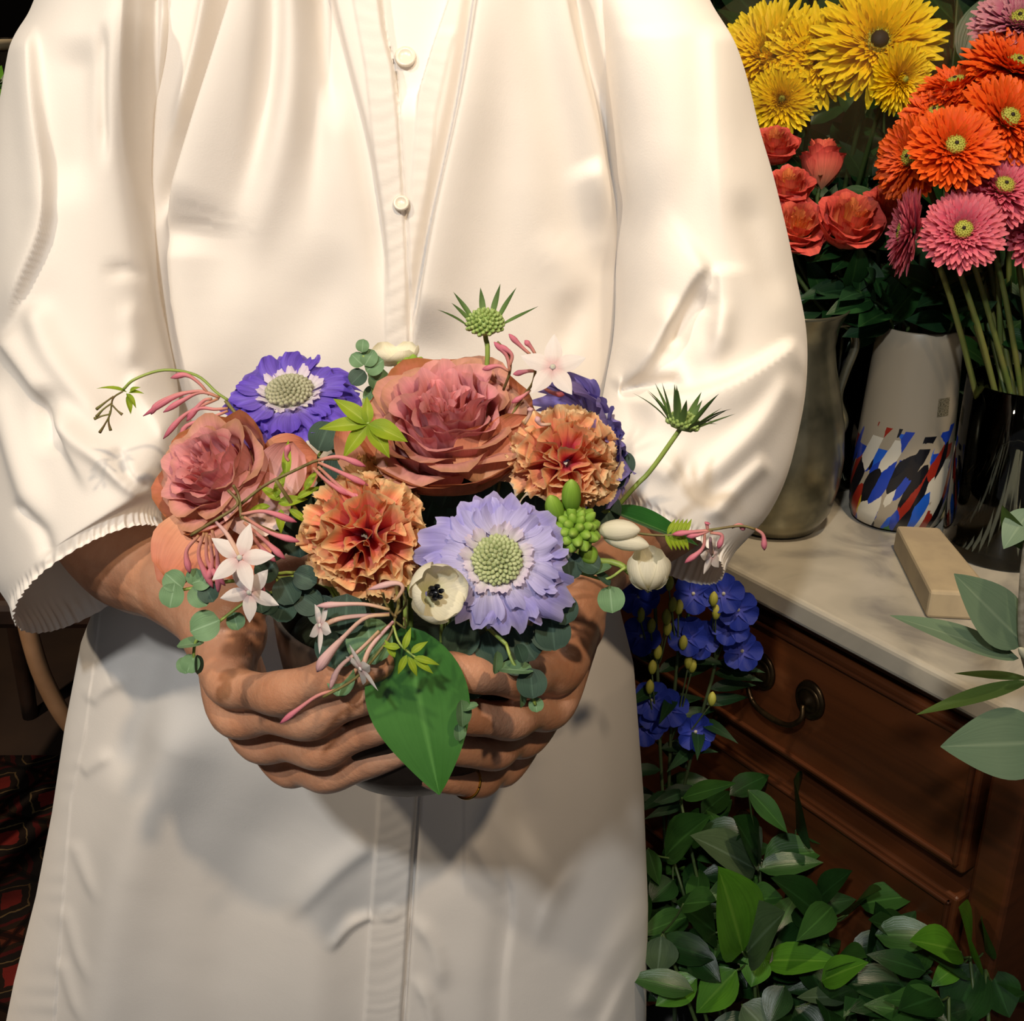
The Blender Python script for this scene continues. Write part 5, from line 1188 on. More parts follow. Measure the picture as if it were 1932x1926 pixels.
def gerbera(label, u, v, Y, n, R, pm, seed, foot, dark=False, rings=5, stemc=None, cs=1.0, up=(0, 0, 1)):
    M = frame(cdir(*n), up, W(u, v, Y)); t = thing('gerbera', label, 'flower', M); p0 = M.translation; nn = Vector(M.col[2][:3])
    q = p0-nn*.02+Vector((0, 0, -.015))
    foot = Vector(foot); vine('stem', t, [p0-nn*.004, q, q.lerp(foot, .35)+Vector((0, 0, .01)), foot], [.0035, .0027, .0027, .0029], stemc or M_gst)
    P, Q = pm
    ring(t, P, 44, R, R*.12, .06, seed, z=-.001)
    ring(t, P, 40, R*.88, R*.12, .16, seed+1, z=.0015)
    mb = MB(); rr = R*.76; el = .34; z = .003
    for k in range(rings):
        ring(None, Q, int(38-3*k), rr, R*.10, el, seed+5+k, jit=.09, z=z, jl=.14, joined=mb); rr *= .80; el += .15; z += .0006
    for k in range(2 if cs == 1 else 5): ring(None, Q, 30 if cs == 1 else 16, R*((.36-.05*k) if cs == 1 else .40-.05*k), R*(.20 if cs == 1 else .17-.033*k), 1.0+.2*k, seed+15+k, jit=.1, z=z, joined=mb)
    o = link('inner_petals', mb.mesh('inner_petals', Q.materials[0]), t); tag(o, kind='stuff')
    mb = MB(); mb.grid(lathe([(0, .0035), (R*.12*cs, .003), (R*.21*cs, .0015), (R*.23*cs, -.004), (0, -.004)], 20)+np.array([0, 0, z+.0035]), cm=True)
    for i in range(60):
        f = (i+.5)/60; a = i*2.39996; bead(mb, (R*.22*cs*math.sqrt(f)*math.cos(a), R*.22*cs*math.sqrt(f)*math.sin(a), z+.007-.002*f), R*.020, 3, 5)
    link('centre', mb.mesh('centre', M_gdisc), t)
    mb = MB(); bead(mb, (0, 0, z+.0075), R*(.14 if dark else .045*cs), 5, 9, (1, 1, .5)); link('eye', mb.mesh('eye', M_gdark), t)
    mb = MB(); mb.grid(lathe([(0, -.012), (.004, -.011), (R*.15, -.006), (R*.2, 0), (0, .001)], 16), cm=True); link('calyx', mb.mesh('calyx', M_stemd), t)
    return t
def pm(name, s1, s2, w=.175, **kw):
    a = petalmat(name+'_petal', s1, var=.2, streak=.25, trans=.2, bump=.3, nscale=40); b_ = petalmat(name+'_inner_petal', s2, var=.2, streak=.2, trans=.2, bump=.2, nscale=40)
    return mkpetal('petal', a, w, **kw), mkpetal('inner_petal', b_, w*1.1, n=4, m=3, **kw)
PO = pm('orange', [(0, '#d8480a'), (.5, '#ef5a10'), (1, '#f46a1c')], [(0, '#c8440c'), (.6, '#ea5212'), (1, '#f26a22')])
PP = pm('pink', [(0, '#d4566a'), (.5, '#e0647c'), (1, '#e67c88')], [(0, '#c84a60'), (.6, '#de5f78'), (1, '#e88494')])
PD = pm('dusty_pink', [(0, '#a8506c'), (.5, '#c4708c'), (1, '#d898a4')], [(0, '#a44a68'), (.6, '#c06a86'), (1, '#d8a0a8')])
PY = pm('yellow', [(0, '#f0b808'), (.5, '#fbd410'), (1, '#ffe424')], [(0, '#e8ac08'), (.6, '#f8cc0c'), (1, '#ffe020')], w=.135)
GV = lambda i: gv+Vector((.020+.018*math.cos(i*2.4), .025*math.sin(i*2.4), .03))
M_gst = plain('gerbera_stem', '#55652c', .55, c2='#6b6a34', scale=40)
for i, (lb, u, v, Y, n, R) in enumerate((
    ('orange gerbera facing out, lowest in the middle of the orange bunch', 1798, 284, 1.02, (-.12, .22, 1), .040),
    ('orange gerbera facing out at the right edge, level above the pink ones', 1896, 232, 1.05, (.12, .25, 1), .044),
    ('orange gerbera tilted up, at the top left of the orange bunch', 1806, 172, 1.12, (-.35, .75, .5), .040),
    ('orange gerbera turned to the left, leftmost of the orange bunch', 1728, 300, 1.06, (-.75, .05, .55), .040),
    ('orange gerbera at the right edge under the dusty pink ones', 1915, 135, 1.12, (.0, .6, .8), .052),
    ('orange gerbera behind, between the leftmost and the topmost orange ones', 1770, 225, 1.10, (-.5, .5, .7), .038))):
    gerbera(lb, u, v, Y, n, R, PO, 10+i*30, GV(i), rings=5)
for i, (lb, u, v, Y, n, R) in enumerate((
    ('pink gerbera facing out, lowest of the pink ones', 1815, 440, .99, (-.25, .12, 1), .036),
    ('pink gerbera above and right of the lowest pink one, under the orange ones', 1888, 362, 1.02, (.0, .35, .9), .040),
    ('pink gerbera seen edge on, left of the lowest pink one', 1722, 438, 1.01, (-.93, .10, -.05), .038),
    ('pink gerbera at the right edge beside the lowest pink one', 1955, 440, 1.02, (.2, .1, 1), .038))):
    gerbera(lb, u, v, Y, n, R, PP, 210+i*30, GV(i+7), rings=5)
gerbera('dusty pink gerbera at the top right corner', 1925, 48, 1.16, (-.35, .45, .8), .046, PD, 400, gv+Vector((.02, .0, .03)), rings=5)
gerbera('dusty mauve gerbera tucked behind the orange ones at the top right', 1930, 105, 1.20, (-.5, .1, .8), .036, PD, 430, gv+Vector((0, .02, .03)), rings=4)
bk2 = Vector((.335, 1.335, .82))
for i, (lb, u, v, Y, n, R, dk) in enumerate((
    ('yellow gerbera next to the sleeve, leftmost of the yellow bunch', 1450, 105, 1.26, (-.45, .25, .85), .060, False),
    ('yellow gerbera, second from the sleeve in the yellow bunch', 1540, 112, 1.24, (-.15, .1, 1), .055, False),
    ('large yellow gerbera with a dark centre, topmost of the yellow bunch', 1655, 85, 1.22, (-.12, .05, 1), .064, True),
    ('small yellow gerbera turned down, lowest at the right of the yellow bunch', 1695, 150, 1.18, (.30, -.30, .9), .034, False),
    ('yellow gerbera low beside the sleeve, lowest of the yellow bunch', 1475, 190, 1.22, (-.2, -.15, .9), .036, False))):
    gerbera(lb, u, v, Y, n, R, PY, 500+i*30, bk2+Vector((.02*math.cos(i*2.4), .02*math.sin(i*2.4), .05)), dark=dk, rings=6, stemc=M_stemd, cs=1 if dk else .35)
bu = thing('flower_bucket', 'dark bucket holding the yellow gerberas behind the vases', 'bucket', Matrix.Translation((bk2.x, bk2.y, TOPZ)))
link('bucket_wall', gridM('bucket_wall', lathe([(0, .004), (.034, .004), (.036, 0), (.044, .17), (.046, .172), (.043, .172), (.034, .01), (0, .01)], 32), plain('dark_zinc', '#1e211e', .5, metal=.4), cm=True), bu)
# cellophane round the yellow bunch
def cello():
    m, nt, nd, lk, b = newmat('cellophane'); b.inputs['Base Color'].default_value = hexc('#d8c487'); b.inputs['Roughness'].default_value = .25; b.inputs['Specular IOR Level'].default_value = .8
    tr_ = nd.new('ShaderNodeBsdfTransparent'); ms = nd.new('ShaderNodeMixShader')
    lw = nd.new('ShaderNodeLayerWeight'); lw.inputs[0].default_value = .35; mr = nd.new('ShaderNodeMapRange'); mr.inputs[3].default_value = .03; mr.inputs[4].default_value = .42; lk.new(lw.outputs['Facing'], mr.inputs[0]); lk.new(mr.outputs[0], ms.inputs[0])
    lk.new(tr_.outputs[0], ms.inputs[1]); lk.new(b.outputs[0], ms.inputs[2]); lk.new(ms.outputs[0], nd['Material Output'].inputs[0]); return m
cw = thing('cellophane_wrap', 'crinkled clear wrap round the yellow gerberas', 'wrap', Matrix.Translation(bk2)); M_cel = cello()
T, S = np.meshgrid(np.linspace(0, 1, 30), np.linspace(0, 2*math.pi, 90, endpoint=False), indexing='ij')
c0 = W(1590, 330, 1.27); c1 = W(1590, 40, 1.22)
cen = np.array(c0)*(1-T[..., None])+np.array(c1)*T[..., None]; rd = .03+.105*T**.9+T*(.014*np.sin(S*5+1)+.009*np.sin(S*11+3*T))
P = cen+np.stack([rd*1.22*np.cos(S), rd*.75*np.sin(S), .018*T*np.sin(S*3+.5)+.010*T*np.sin(S*8)-.02*T*np.sin(S)], -1)-np.array(bk2)
link('sheet', gridM('sheet', P, M_cel, cm=True), cw)

# ---- coral roses
M_cr = [petalmat('coral_rose_heart', [(0, '#f2a040'), (.5, '#f8b05c'), (1, '#f49058')], var=.2), petalmat('coral_rose_petal', [(0, '#f6b878'), (.5, '#f48c60'), (1, '#ee6c58')], var=.3), petalmat('coral_rose_outer', [(0, '#f0b088'), (.5, '#e87660'), (1, '#e05a50')], var=.3)]
M_lf = petalmat('rose_leaf', [(0, '#1c3a1a'), (.5, '#234a22'), (1, '#1a3c1c')], rough=.4, var=.4, streak=.2, trans=.08, mid='#3a5f2e', spec=.4)
M_lf2 = petalmat('fern_leaf', [(0, '#16301a'), (1, '#1d3f22')], rough=.5, var=.4, streak=.2, trans=.05, mid='#2c5030')
vt = vc+Vector((0, 0, .03))
for i, (lb, u, v, Y, n, R, cup) in enumerate((
    ('coral rose half hidden by the sleeve, highest of the coral roses', 1462, 272, 1.17, (-.1, .6, .8), .021, 1.2),
    ('coral pink rose bud seen from the side on a straight stem under the yellow bunch', 1551, 300, 1.18, (.0, .98, .15), .0200, 1.7),
    ('coral rose beside the sleeve, second from the top', 1488, 350, 1.13, (-.1, .6, .8), .022, 1.2),
    ('orange coral rose beside the sleeve, lowest at the left', 1506, 425, 1.10, (-.05, .35, .9), .028, 1.0),
    ('orange rose facing out, in the middle of the coral bunch', 1606, 415, 1.09, (.05, .5, .85), .029, 1.15),
    ('coral rose behind the orange one, rightmost of the coral bunch', 1682, 388, 1.13, (.1, .7, .7), .025, 1.2))):
    M = frame(cdir(*n), (0, 0, 1), W(u, v, Y)); t = thing('coral_rose', lb, 'rose', M); rose(t, R, 24, M_cr, 30+i, loose=4, res=(9, 9), cup=cup)
    nn = Vector(M.col[2][:3]); p0 = M.translation-nn*R*cup*.55; foot = vt+Vector((.022*math.cos(i*1.9), .022*math.sin(i*1.9), 0))
    vine('stem', t, [p0, p0-nn*.015+Vector((0, 0, -.02)), p0.lerp(foot, .4)+Vector((0, 0, .015)), Vector((foot.x, foot.y, vc.z+.205)), foot], .0022, M_stemd)
    r = random.Random(i)
    Mi = M.inverted()
    for k in range(5):
        a = k*2*math.pi/5; leaf(t, M_lf, (math.cos(a)*.004, math.sin(a)*.004, -R*cup*.55), (math.cos(a), math.sin(a), .4), (-.4*math.cos(a), -.4*math.sin(a), 1), R*.9, R*.3, name='sepal', res=(6, 4), fold=.2, curl=.4)
    for k in range(4):
        f = r.uniform(.12, .8); pt = p0.lerp(Vector((foot.x, foot.y, vc.z+.205)), f)+Vector((0, 0, .01))
        a = r.uniform(0, 6.28); d = Mi.to_3x3()@Vector((math.cos(a), math.sin(a)-.5, .1)); leaf(t, M_lf, Mi@pt, d, Mi.to_3x3()@Vector((0, -.6, 1)), r.uniform(.035, .05), r.uniform(.022, .03), res=(9, 6), fold=.2, curl=.3, tip=.5)

# ---- dark greenery between and behind the bunches: branches, each with its leaves
def branch(label, root, tip, n, L, Wd, mats, seed, spread=.8, group='dark leafy branches behind the flowers', nm='leafy_branch', cat='branch', face=(0, -.7, .7), droop=.15, bare=.15, sw=.0022):
    r = random.Random(seed); root = Vector(root); tip = Vector(tip); t = thing(nm, label, cat, Matrix.Translation(root), group)
    md = root.lerp(tip, .5)+Vector((r.uniform(-.02, .02), r.uniform(-.02, .02), .015)); P = catmull([tuple(root), tuple(md), tuple(tip)], 40)
    wtube(t, 'stem', [root, md, tip], [sw, sw*.8, sw*.5], M_stemd)
    ax = (tip-root).normalized()
    for i in range(n):
        f = bare+(1-bare)*(i+.5)/n; p = Vector(P[min(39, int(f*39))]); a = i*2.39996+r.uniform(-.4, .4)
        s_ = ax.orthogonal().normalized(); d = (Matrix.Rotation(a, 3, ax)@s_)*spread+ax*(.45+.5*f)+Vector((0, 0, -droop)); fc = Vector(face)+Vector((r.uniform(-.5, .5), r.uniform(-.3, .3), r.uniform(-.3, .3)))
        k = r.uniform(.75, 1.15); leaf(t, r.choice(mats), p-root, d, fc, L*k, Wd*k, res=(8, 5), fold=.2, curl=r.uniform(.05, .3), tip=.5)
    return t
B = [(1500, 640, 1420, 470, 1.20), (1560, 640, 1560, 400, 1.22), (1640, 640, 1640, 330, 1.25), (1720, 650, 1700, 300, 1.24), (1780, 650, 1800, 420, 1.16), (1850, 620, 1900, 520, 1.12), (1600, 640, 1480, 240, 1.32), (1700, 600, 1640, 200, 1.34), (1800, 600, 1790, 200, 1.28), (1700, 650, 1600, 540, 1.10), (1700, 650, 1760, 540, 1.07), (1690, 650, 1540, 560, 1.12), (1900, 600, 1860, 120, 1.36), (1850, 500, 1960, 300, 1.30)]
BL = ['dark leafy branch beside the sleeve under the lowest coral rose', 'dark leafy branch behind the coral rose bud', 'dark leafy branch between the coral roses and the yellow stems', 'dark leafy branch right of the rightmost coral rose', 'dark leafy branch between the white vase and the edge-on pink gerbera', 'dark leafy branch low behind the glass vase at the right edge', 'dark leafy branch beside the sleeve behind the highest coral rose', 'dark leafy branch among the stems under the yellow bunch', 'dark leafy branch behind the orange gerberas', 'dark leafy twig hanging out of the white vase to the left', 'dark leafy twig hanging out of the white vase to the right', 'dark leafy twig reaching from the white vase towards the sleeve', 'dark leafy branch rising behind the orange gerberas to the top edge', 'dark leafy branch at the right edge behind the pink gerberas']
for i, (u0, v0, u1, v1, Y) in enumerate(B):
    ro = W(u0, v0, Y); j = Vector((.02*math.cos(i*2.4), .02*math.sin(i*2.4), 0)); ro = vc+j+Vector((0, 0, .17)) if i in (9, 10, 11) else pc+j+Vector((0, 0, .19)) if i in (0, 1, 6) else gv+j+Vector((0, 0, .15)) if i in (4, 5, 12, 13) else bk2+j+Vector((0, 0, .15))
    branch(BL[i], ro, W(u1, v1, Y), 16, .052, .028, [M_lf, M_lf2, M_lf], 60+i, bare=.3)
# tall dark plants further back
TL = ['tall dark plant rising beside the sleeve at the top edge', 'tall dark plant behind the leftmost yellow gerbera', 'tall dark plant behind the second yellow gerbera', 'tall dark plant behind the large yellow gerbera', 'tall dark plant between the yellow bunch and the dusty pink gerbera', 'tall dark plant behind the dusty pink gerbera', 'tall dark plant beyond the right edge behind the gerberas', 'shorter dark plant behind the coral roses', 'shorter dark plant behind the gap between coral roses and orange gerberas', 'shorter dark plant at the right edge behind the pink gerberas']
for i, (u0, u1, v1, Y, L, Wd) in enumerate(((1330, 1350, -40, 1.9, .10, .05), (1420, 1440, -60, 1.8, .11, .05), (1530, 1540, -60, 1.75, .10, .05), (1650, 1680, -80, 1.8, .11, .055), (1780, 1810, -60, 1.7, .12, .075), (1880, 1900, -60, 1.75, .11, .06), (1960, 1990, -40, 1.7, .11, .06), (1480, 1500, 260, 1.78, .09, .04), (1720, 1700, 250, 1.6, .09, .04), (1900, 1890, 350, 1.6, .09, .04))):
    b0 = W(u0, 900, Y); branch(TL[i], (b0.x, b0.y, 0), W(u1, v1, Y), 34, L, Wd, [M_lf2, M_lf], 90+i, group='tall dark plants behind the dresser', nm='tall_plant', cat='plant', bare=.35, sw=.004)
t = thing('broad_leaf', 'large dark green oval leaf above the orange gerberas', 'leaf', Matrix.Translation(W(1818, 120, 1.22)))
leaf(t, M_lf, (0, 0, 0), cdir(.45, 1, .1), cdir(-.3, .2, 1), .085, .045, name='blade', res=(12, 7), fold=.2, curl=.1, tip=.4)
wtube(t, 'stalk', [W(1818, 120, 1.22), W(1800, 260, 1.26), W(1790, 500, 1.28), (.47, 1.29, TOPZ)], .0018, M_stemd)

# ---- blue delphiniums between the person and the dresser
M_del = petalmat('delphinium_petal', [(0, '#5a62d0'), (.3, '#2c40b4'), (1, '#2236a0')], var=.3, streak=.2, trans=.2)
M_dbud = petalmat('delphinium_bud', [(0, '#8f9a3c'), (1, '#c6c05a')], var=.2, trans=.1)
dpet = mkpetal('petal', M_del, .95, n=7, m=5, lift=.05)
M_dk_s = plain('slate_stem', '#4a5c3c', .6)
bk3 = Vector((.17, .90, 0))
def floret(t, u, v, Y, n, R):
    M = t.matrix_world.inverted()@frame(cdir(*n), (0, 0, 1), W(u, v, Y)); mb = MB(); bead(mb, (0, 0, .001), R*.10, 5, 7)
    f = link('blossom', mb.mesh('blossom', M_scin), t, M)
    for i in range(5):
        a = i*2*math.pi/5+u; e_ = .12; y = Vector((math.cos(a)*math.cos(e_), math.sin(a)*math.cos(e_), math.sin(e_))); z = Vector((-math.cos(a)*math.sin(e_), -math.sin(a)*math.sin(e_), math.cos(e_)))
        link('petal', dpet, f, Matrix((y.cross(z), y, z)).transposed().to_4x4()@Matrix.Diagonal((R, R, R, 1)))
for lb, st, fl, bd in (
    ('blue delphinium stem with open flowers right beside the blouse', [(1235, 1120), (1240, 1250), (1245, 1400), (1255, 1600)], [(1205, 1125, .16), (1225, 1095, 0), (1230, 1320, .1), (1240, 1345, .3), (1210, 1200, 0), (1262, 1335, .2), (1215, 1370, .1)], [(1208, 1170), (1228, 1190), (1258, 1195), (1230, 1268), (1225, 1305), (1256, 1172), (1240, 1240)]),
    ('blue delphinium stem in the middle, its flowers open under the cream cup flower', [(1285, 1090), (1280, 1220), (1265, 1400), (1262, 1600)], [(1308, 1120, .1), (1298, 1200, 0), (1318, 1205, .2), (1312, 1380, .2)], [(1262, 1110), (1268, 1150), (1280, 1155), (1257, 1175), (1288, 1222), (1305, 1265), (1298, 1258), (1342, 1328)]),
    ('blue delphinium stem nearest the brass pull, flowers open', [(1365, 1100), (1350, 1250), (1310, 1400), (1275, 1600)], [(1365, 1120, .1), (1378, 1180, 0), (1392, 1150, .3), (1400, 1228, .1)], [(1345, 1140), (1350, 1165)])):
    Y = .97; p_ = [W(a, b_, Y-.01) for a, b_ in st]+[Vector((bk3.x, bk3.y, .30)), Vector((bk3.x, bk3.y, .05))]
    t = thing('delphinium', lb, 'flower', Matrix.Translation(p_[-1])); wtube(t, 'stem', p_, .0018, M_dk_s)
    o = t.matrix_world.translation
    for (u, v, s_) in fl:
        floret(t, u, v, Y-.02, (s_-.2, .15-s_, 1), .0195)
        j = min(range(len(st)), key=lambda k: abs(st[k][1]-v-60)); wtube(t, 'pedicel', [W(u, v, Y-.018), W(*st[j], Y-.01)], .0008, M_dk_s)
    for (u, v) in bd:
        j = min(range(len(st)), key=lambda k: abs(st[k][1]-v-80)); q = W(*st[j], Y-.01); p = W(u, v, Y-.03)
        wtube(t, 'pedicel', [p, p.lerp(q, .6)+Vector((0, 0, -.01)), q], .0008, M_dk_s); d = cdir(.1, 1, .1); fatbud(t, p-o-d*.002, p-o+d*.012, .0042, M_dbud)
    r = random.Random(len(bd))
    for k in range(10):
        f = .35+.06*k; p = Vector(catmull([tuple(x) for x in p_[:4]], 30)[min(29, int(f*29))]); a = r.uniform(0, 6.28)
        leaf(t, M_lf2, p-o, (math.cos(a), math.sin(a)*.6-.3, .3), (0, -.6, .8), .045, .014, res=(7, 4), fold=.3, curl=.4)
bu = thing('flower_bucket', 'dark bucket of blue delphiniums on the floor beside the dresser', 'bucket', Matrix.Translation((bk3.x, bk3.y, 0)))
link('bucket_wall', gridM('bucket_wall', lathe([(0, .004), (.05, .004), (.052, 0), (.065, .30), (.067, .302), (.064, .302), (.05, .01), (0, .01)], 32), plain('black_plastic', '#101310', .5), cm=True), bu)

# ---- glossy leaved plants at the dresser's foot
M_g = [petalmat('shade_leaf', [(0, '#183214'), (.5, '#20421a'), (1, '#1b3816')], rough=.34, var=.5, streak=.2, trans=.1, mid='#2c5228', spec=.5),  # darker copy of the leaf green, shade put into the colour
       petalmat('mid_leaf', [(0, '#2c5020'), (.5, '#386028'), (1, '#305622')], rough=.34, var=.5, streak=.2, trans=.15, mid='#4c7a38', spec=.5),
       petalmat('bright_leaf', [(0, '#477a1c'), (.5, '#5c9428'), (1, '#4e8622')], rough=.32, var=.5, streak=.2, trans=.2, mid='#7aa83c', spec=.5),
       petalmat('sheen_leaf', [(0, '#40543a'), (.5, '#546848'), (1, '#485c3e')], rough=.34, var=.5, streak=.2, trans=.1, mid='#6f826a', spec=.5)]  # the grey tone is sheen on green leaves, put into the colour
HL = [(1287, 1505, 1388, 1477, 34, 1), (1255, 1615, 1328, 1535, 58, 1), (1412, 1490, 1490, 1570, 44, 1), (1502, 1565, 1500, 1470, 80, 0), (1520, 1580, 1632, 1562, 46, 0), (1425, 1640, 1310, 1572, 66, 3), (1432, 1625, 1388, 1540, 64, 0), (1430, 1625, 1430, 1558, 30, 3), (1440, 1625, 1555, 1600, 84, 1), (1400, 1795, 1365, 1640, 84, 2), (1418, 1700, 1474, 1690, 56, 1), (1565, 1745, 1472, 1650, 58, 0), (1622, 1705, 1732, 1685, 62, 1), (1600, 1725, 1655, 1668, 48, 1), (1410, 1795, 1478, 1720, 72, 3), (1438, 1812, 1582, 1808, 60, 2), (1432, 1800, 1417, 1862, 60, 2), (1390, 1830, 1310, 1912, 70, 2), (1315, 1845, 1236, 1897, 58, 2), (1248, 1765, 1240, 1842, 68, 3), (1222, 1600, 1244, 1672, 34, 1), (1290, 1705, 1352, 1700, 50, 1), (1570, 1820, 1630, 1798, 44, 1), (1550, 1850, 1632, 1812, 46, 2), (1660, 1835, 1765, 1850, 70, 0), (1652, 1815, 1662, 1708, 50, 0), (1600, 1880, 1503, 1882, 32, 3), (1560, 1888, 1612, 1858, 34, 1), (1400, 1895, 1455, 1950, 80, 3), (1640, 1940, 1690, 1888, 60, 1), (1540, 1700, 1600, 1640, 40, 0), (1350, 1760, 1280, 1700, 60, 0), (1300, 1800, 1360, 1850, 60, 0), (1480, 1860, 1450, 1930, 60, 0), (1270, 1660, 1225, 1700, 50, 0), (1500, 1900, 1560, 1960, 70, 0), (1700, 1880, 1790, 1926, 60, 0), (1720, 1770, 1650, 1730, 40, 0)]
HR = [(1812, 1795, 1725, 1768, 44, 2), (1832, 1805, 1815, 1712, 62, 2), (1858, 1795, 1858, 1732, 30, 1), (1812, 1815, 1758, 1860, 38, 2), (1850, 1820, 1790, 1940, 96, 0), (1870, 1830, 1905, 1920, 80, 0), (1900, 1890, 1940, 1870, 50, 1), (1770, 1880, 1700, 1900, 50, 0), (1830, 1830, 1760, 1800, 36, 1)]
def shrub(label, nodes, heroes, pot_c, seed, nf, rp=1.0):
    r = random.Random(seed); t = thing('potted_plant', label, 'plant', Matrix.Translation(pot_c)); o = Vector(pot_c)
    link('plant_pot', gridM('plant_pot', lathe([(0, .004), (.055, .004), (.058, 0), (.074, .17), (.077, .172), (.074, .174), (.068, .165), (0, .155)], 36), plain('dark_pot', '#171411', .7), cm=True), t)
    br = []
    for (u, v, Y) in nodes:
        p = W(u, v, Y); root = o+Vector((r.uniform(-.04, .04), r.uniform(-.04, .04), .14))
        br.append((p, wtube(t, 'branch', [root, root.lerp(p, .5)+Vector((0, 0, .03)), p], [.003, .0026, .0016], M_stemd)))
    for (u0, v0, u1, v1, w, k) in heroes:
        best = min(br, key=lambda b_: (proj(np.array(b_[0]))[0]-u0)**2+(proj(np.array(b_[0]))[1]-v0)**2); Y = best[0].y+r.uniform(-.02, .01)
        a = W(u0, v0, Y); c = W(u1, v1, Y-.01-.02*r.random()); d = c-a; fc = cdir(r.uniform(-.3, .3), .75, .75)
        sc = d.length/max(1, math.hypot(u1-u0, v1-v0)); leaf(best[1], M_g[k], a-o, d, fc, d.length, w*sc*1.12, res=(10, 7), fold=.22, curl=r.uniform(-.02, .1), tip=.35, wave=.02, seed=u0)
        wtube(t, 'petiole', [best[0], a.lerp(best[0], .4)+Vector((0, 0, -.004)), a], .0010, M_stemd)
    for p, b_ in br:
        for i in range(nf):
            q = p+Vector((r.uniform(-.07, .07), r.uniform(.0, .10), r.uniform(-.10, .02))); a = r.uniform(0, 6.28)
            if (MD.inverted()@q).y > -.035: q = q-ey*((MD.inverted()@q).y+.04)
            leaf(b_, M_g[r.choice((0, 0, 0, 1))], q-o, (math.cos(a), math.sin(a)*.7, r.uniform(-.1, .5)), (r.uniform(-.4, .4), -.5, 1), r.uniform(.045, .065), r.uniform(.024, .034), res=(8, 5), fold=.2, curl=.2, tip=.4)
nodesL = [(1285, 1515, .92), (1270, 1620, .90), (1430, 1600, .90), (1500, 1580, .92), (1400, 1720, .84), (1560, 1740, .84), (1420, 1800, .80), (1310, 1840, .79), (1640, 1820, .79), (1560, 1870, .77), (1250, 1760, .80), (1420, 1900, .75), (1640, 1930, .74)]
shrub('big glossy dark green leafy plant at the foot of the dresser', nodesL, HL, (.245, .725, 0), 5, 9)
shrub('glossy green plant with lime tipped leaves at the bottom right corner', [(1830, 1805, .76), (1860, 1830, .75), (1790, 1880, .73)], HR, (.40, .56, 0), 6, 8)

# ---- grey-green branch hanging in from the right, near the lens
M_gg = petalmat('grey_green_leaf', [(0, '#667d62'), (.5, '#74896c'), (1, '#6a8266')], rough=.5, var=.4, streak=.06, trans=.12, mid='#8c9e80', nscale=20)
M_gd = petalmat('green_leaf_underside', [(0, '#3c5226'), (1, '#4a6028')], var=.3, streak=.05, trans=.1)
p_ = [W(2330, 1560, .70), W(2080, 1400, .65), W(1985, 1330, .63), W(1935, 1238, .61), W(1930, 1100, .60), W(1945, 960, .60)]
t = thing('leafy_branch', 'branch with long smooth grey green leaves reaching in at the right edge', 'branch', Matrix.Translation(p_[0])); o = p_[0]
wtube(t, 'stem', p_, [.0040, .0038, .0034, .003, .0024, .0016], plain('pale_bark', '#a89e8c', .7, c2='#857b68', scale=200))
for (u0, v0, Y0, u1, v1, Y1, w, m_, f_) in ((1932, 1215, .61, 1803, 1083, .60, 84, M_gg, (-.2, .3, 1)), (1922, 1242, .61, 1682, 1157, .60, 62, M_gg, (-.1, .8, .7)), (1940, 1285, .61, 1728, 1345, .595, 40, M_gd, (.1, .85, .45)), (1975, 1400, .61, 1778, 1408, .58, 104, M_gg, (0, .25, 1)),
        (1945, 960, .60, 1893, 1035, .59, 60, M_gg, (-.6, .2, .8)), (1940, 1280, .63, 1800, 1268, .64, 36, M_gd, (0, .7, .3)), (1938, 1040, .60, 1890, 955, .60, 46, M_gd, (-.8, .1, .5)), (1950, 1160, .61, 2010, 1080, .60, 60, M_gg, (.2, .3, 1)), (1985, 1330, .62, 2080, 1260, .60, 70, M_gg, (.2, .3, 1))):
    a = W(u0, v0, Y0); c = W(u1, v1, Y1); d = c-a; sc = d.length/math.hypot(u1-u0, v1-v0)
    leaf(t, m_, a-o, d, cdir(*f_), d.length, w*sc*1.05, res=(16, 9), fold=.12, curl=.02, tip=.25)
for (u, v) in ((1935, 1238), (1925, 1425)):
    fatbud(t, W(u+12, v+10, .605)-o, W(u-12, v-16, .60)-o, .0030, plain('pale_bud', '#b9b49a', .7))
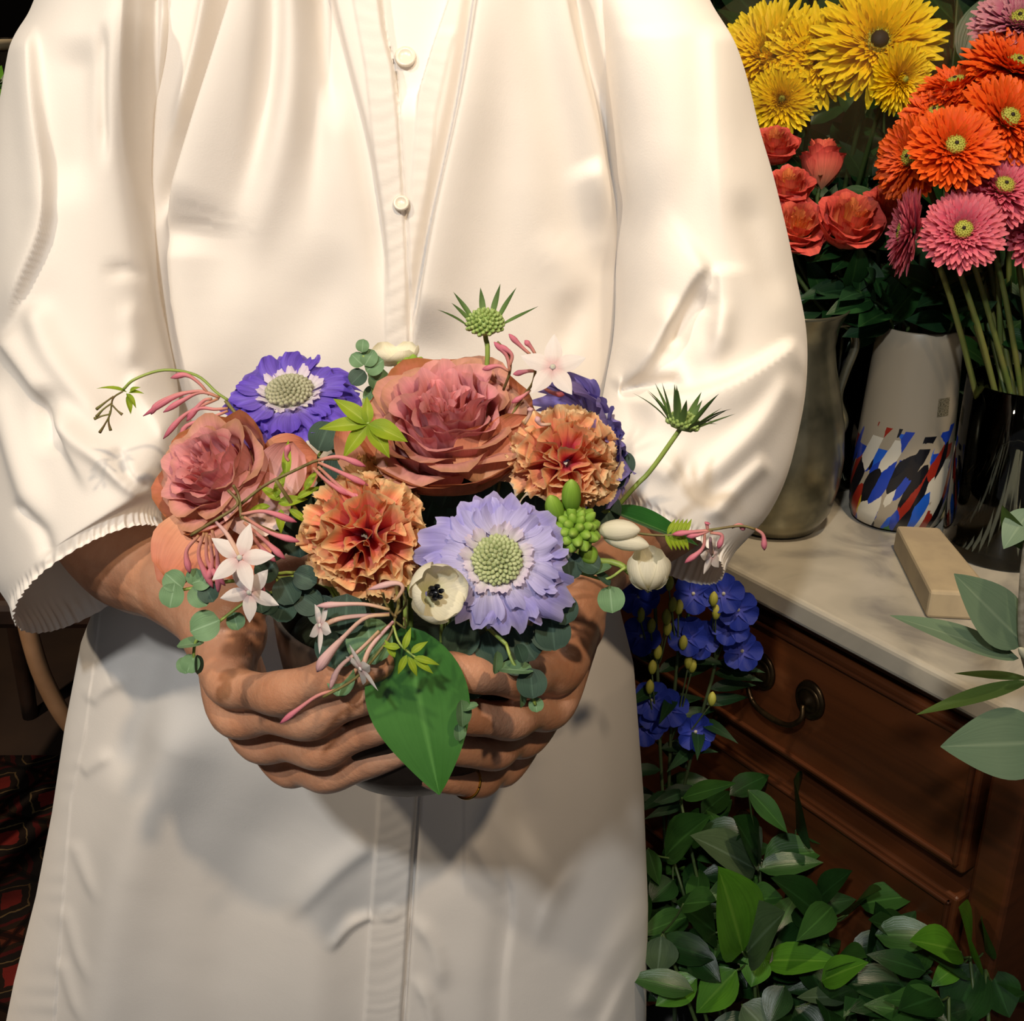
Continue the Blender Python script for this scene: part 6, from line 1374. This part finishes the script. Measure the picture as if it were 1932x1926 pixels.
# vase that holds it, outside the frame, standing on the floor
jc = Vector((o.x+.02, o.y+.01, 0)); jar = thing('floor_vase', 'tall stoneware vase holding the grey green branch', 'vase', Matrix.Translation(jc))
link('vase_wall', gridM('vase_wall', lathe([(0, .005), (.05, .005), (.055, 0), (.075, .15), (.07, .40), (.045, .58), (.04, .66), (.043, .67), (.037, .665), (.04, .58), (.06, .40), (.05, .02), (0, .02)], 36), plain('stoneware', '#6f675a', .7), cm=True), jar)

# ---- a little of the flowers on the stand at the top left
M_red = petalmat('red_petal', [(0, '#8c1f2c'), (1, '#a8404a')], var=.4)
bc = Vector((-.64, 1.42, 1.08)); t = thing('plant_basket', 'pale rimmed basket on the stand at the top left corner', 'basket', Matrix.Translation(bc))
link('basket_wall', gridM('basket_wall', lathe([(0, .004), (.07, .004), (.085, .10), (.09, .19), (.084, .19), (.07, .01), (0, .01)], 30), plain('dark_wicker', '#3c3326', .8, c2='#1f1a14', scale=120), cm=True), t)
P = tubeP([(.088*math.cos(a), .088*math.sin(a), .19) for a in np.linspace(0, 2*math.pi, 25)], .006, 8, n=49); link('rim', gridM('rim', P, plain('pale_cane', '#b8a888', .6), cm=True), t)
t = thing('red_flower_bunch', 'dusty red flowers in the basket at the top left corner', 'flowers', Matrix.Translation(bc+Vector((0, 0, .02)))); r = random.Random(3)
for i in range(14):
    a = i*2.4; q = Vector((.085*math.sqrt(i/14)*math.cos(a), .085*math.sqrt(i/14)*math.sin(a), .24+.03*r.random())); wtube(t, 'stem', [Vector(t.location), Vector(t.location)+q], .002, M_stemd)
    hd = MB(); bead(hd, (0, 0, 0), .012, 6, 8); h = link('flower_head', hd.mesh('flower_head', M_red), t, Matrix.Translation(q))
    for k in range(9):
        b_ = k*.7; leaf(h, M_red, (0, 0, 0), (math.cos(b_), math.sin(b_), .5), (-.4*math.cos(b_), -.4*math.sin(b_), 1), .028, .022, name='petal', res=(5, 5), fold=.2, curl=.1, tip=.3)
branch('green leafy branch hanging from the stand at the top left corner', bc+Vector((.0, -.08, .02)), W(2, 150, 1.33), 14, .05, .03, [M_g[2], M_g[1]], 3, group=None)
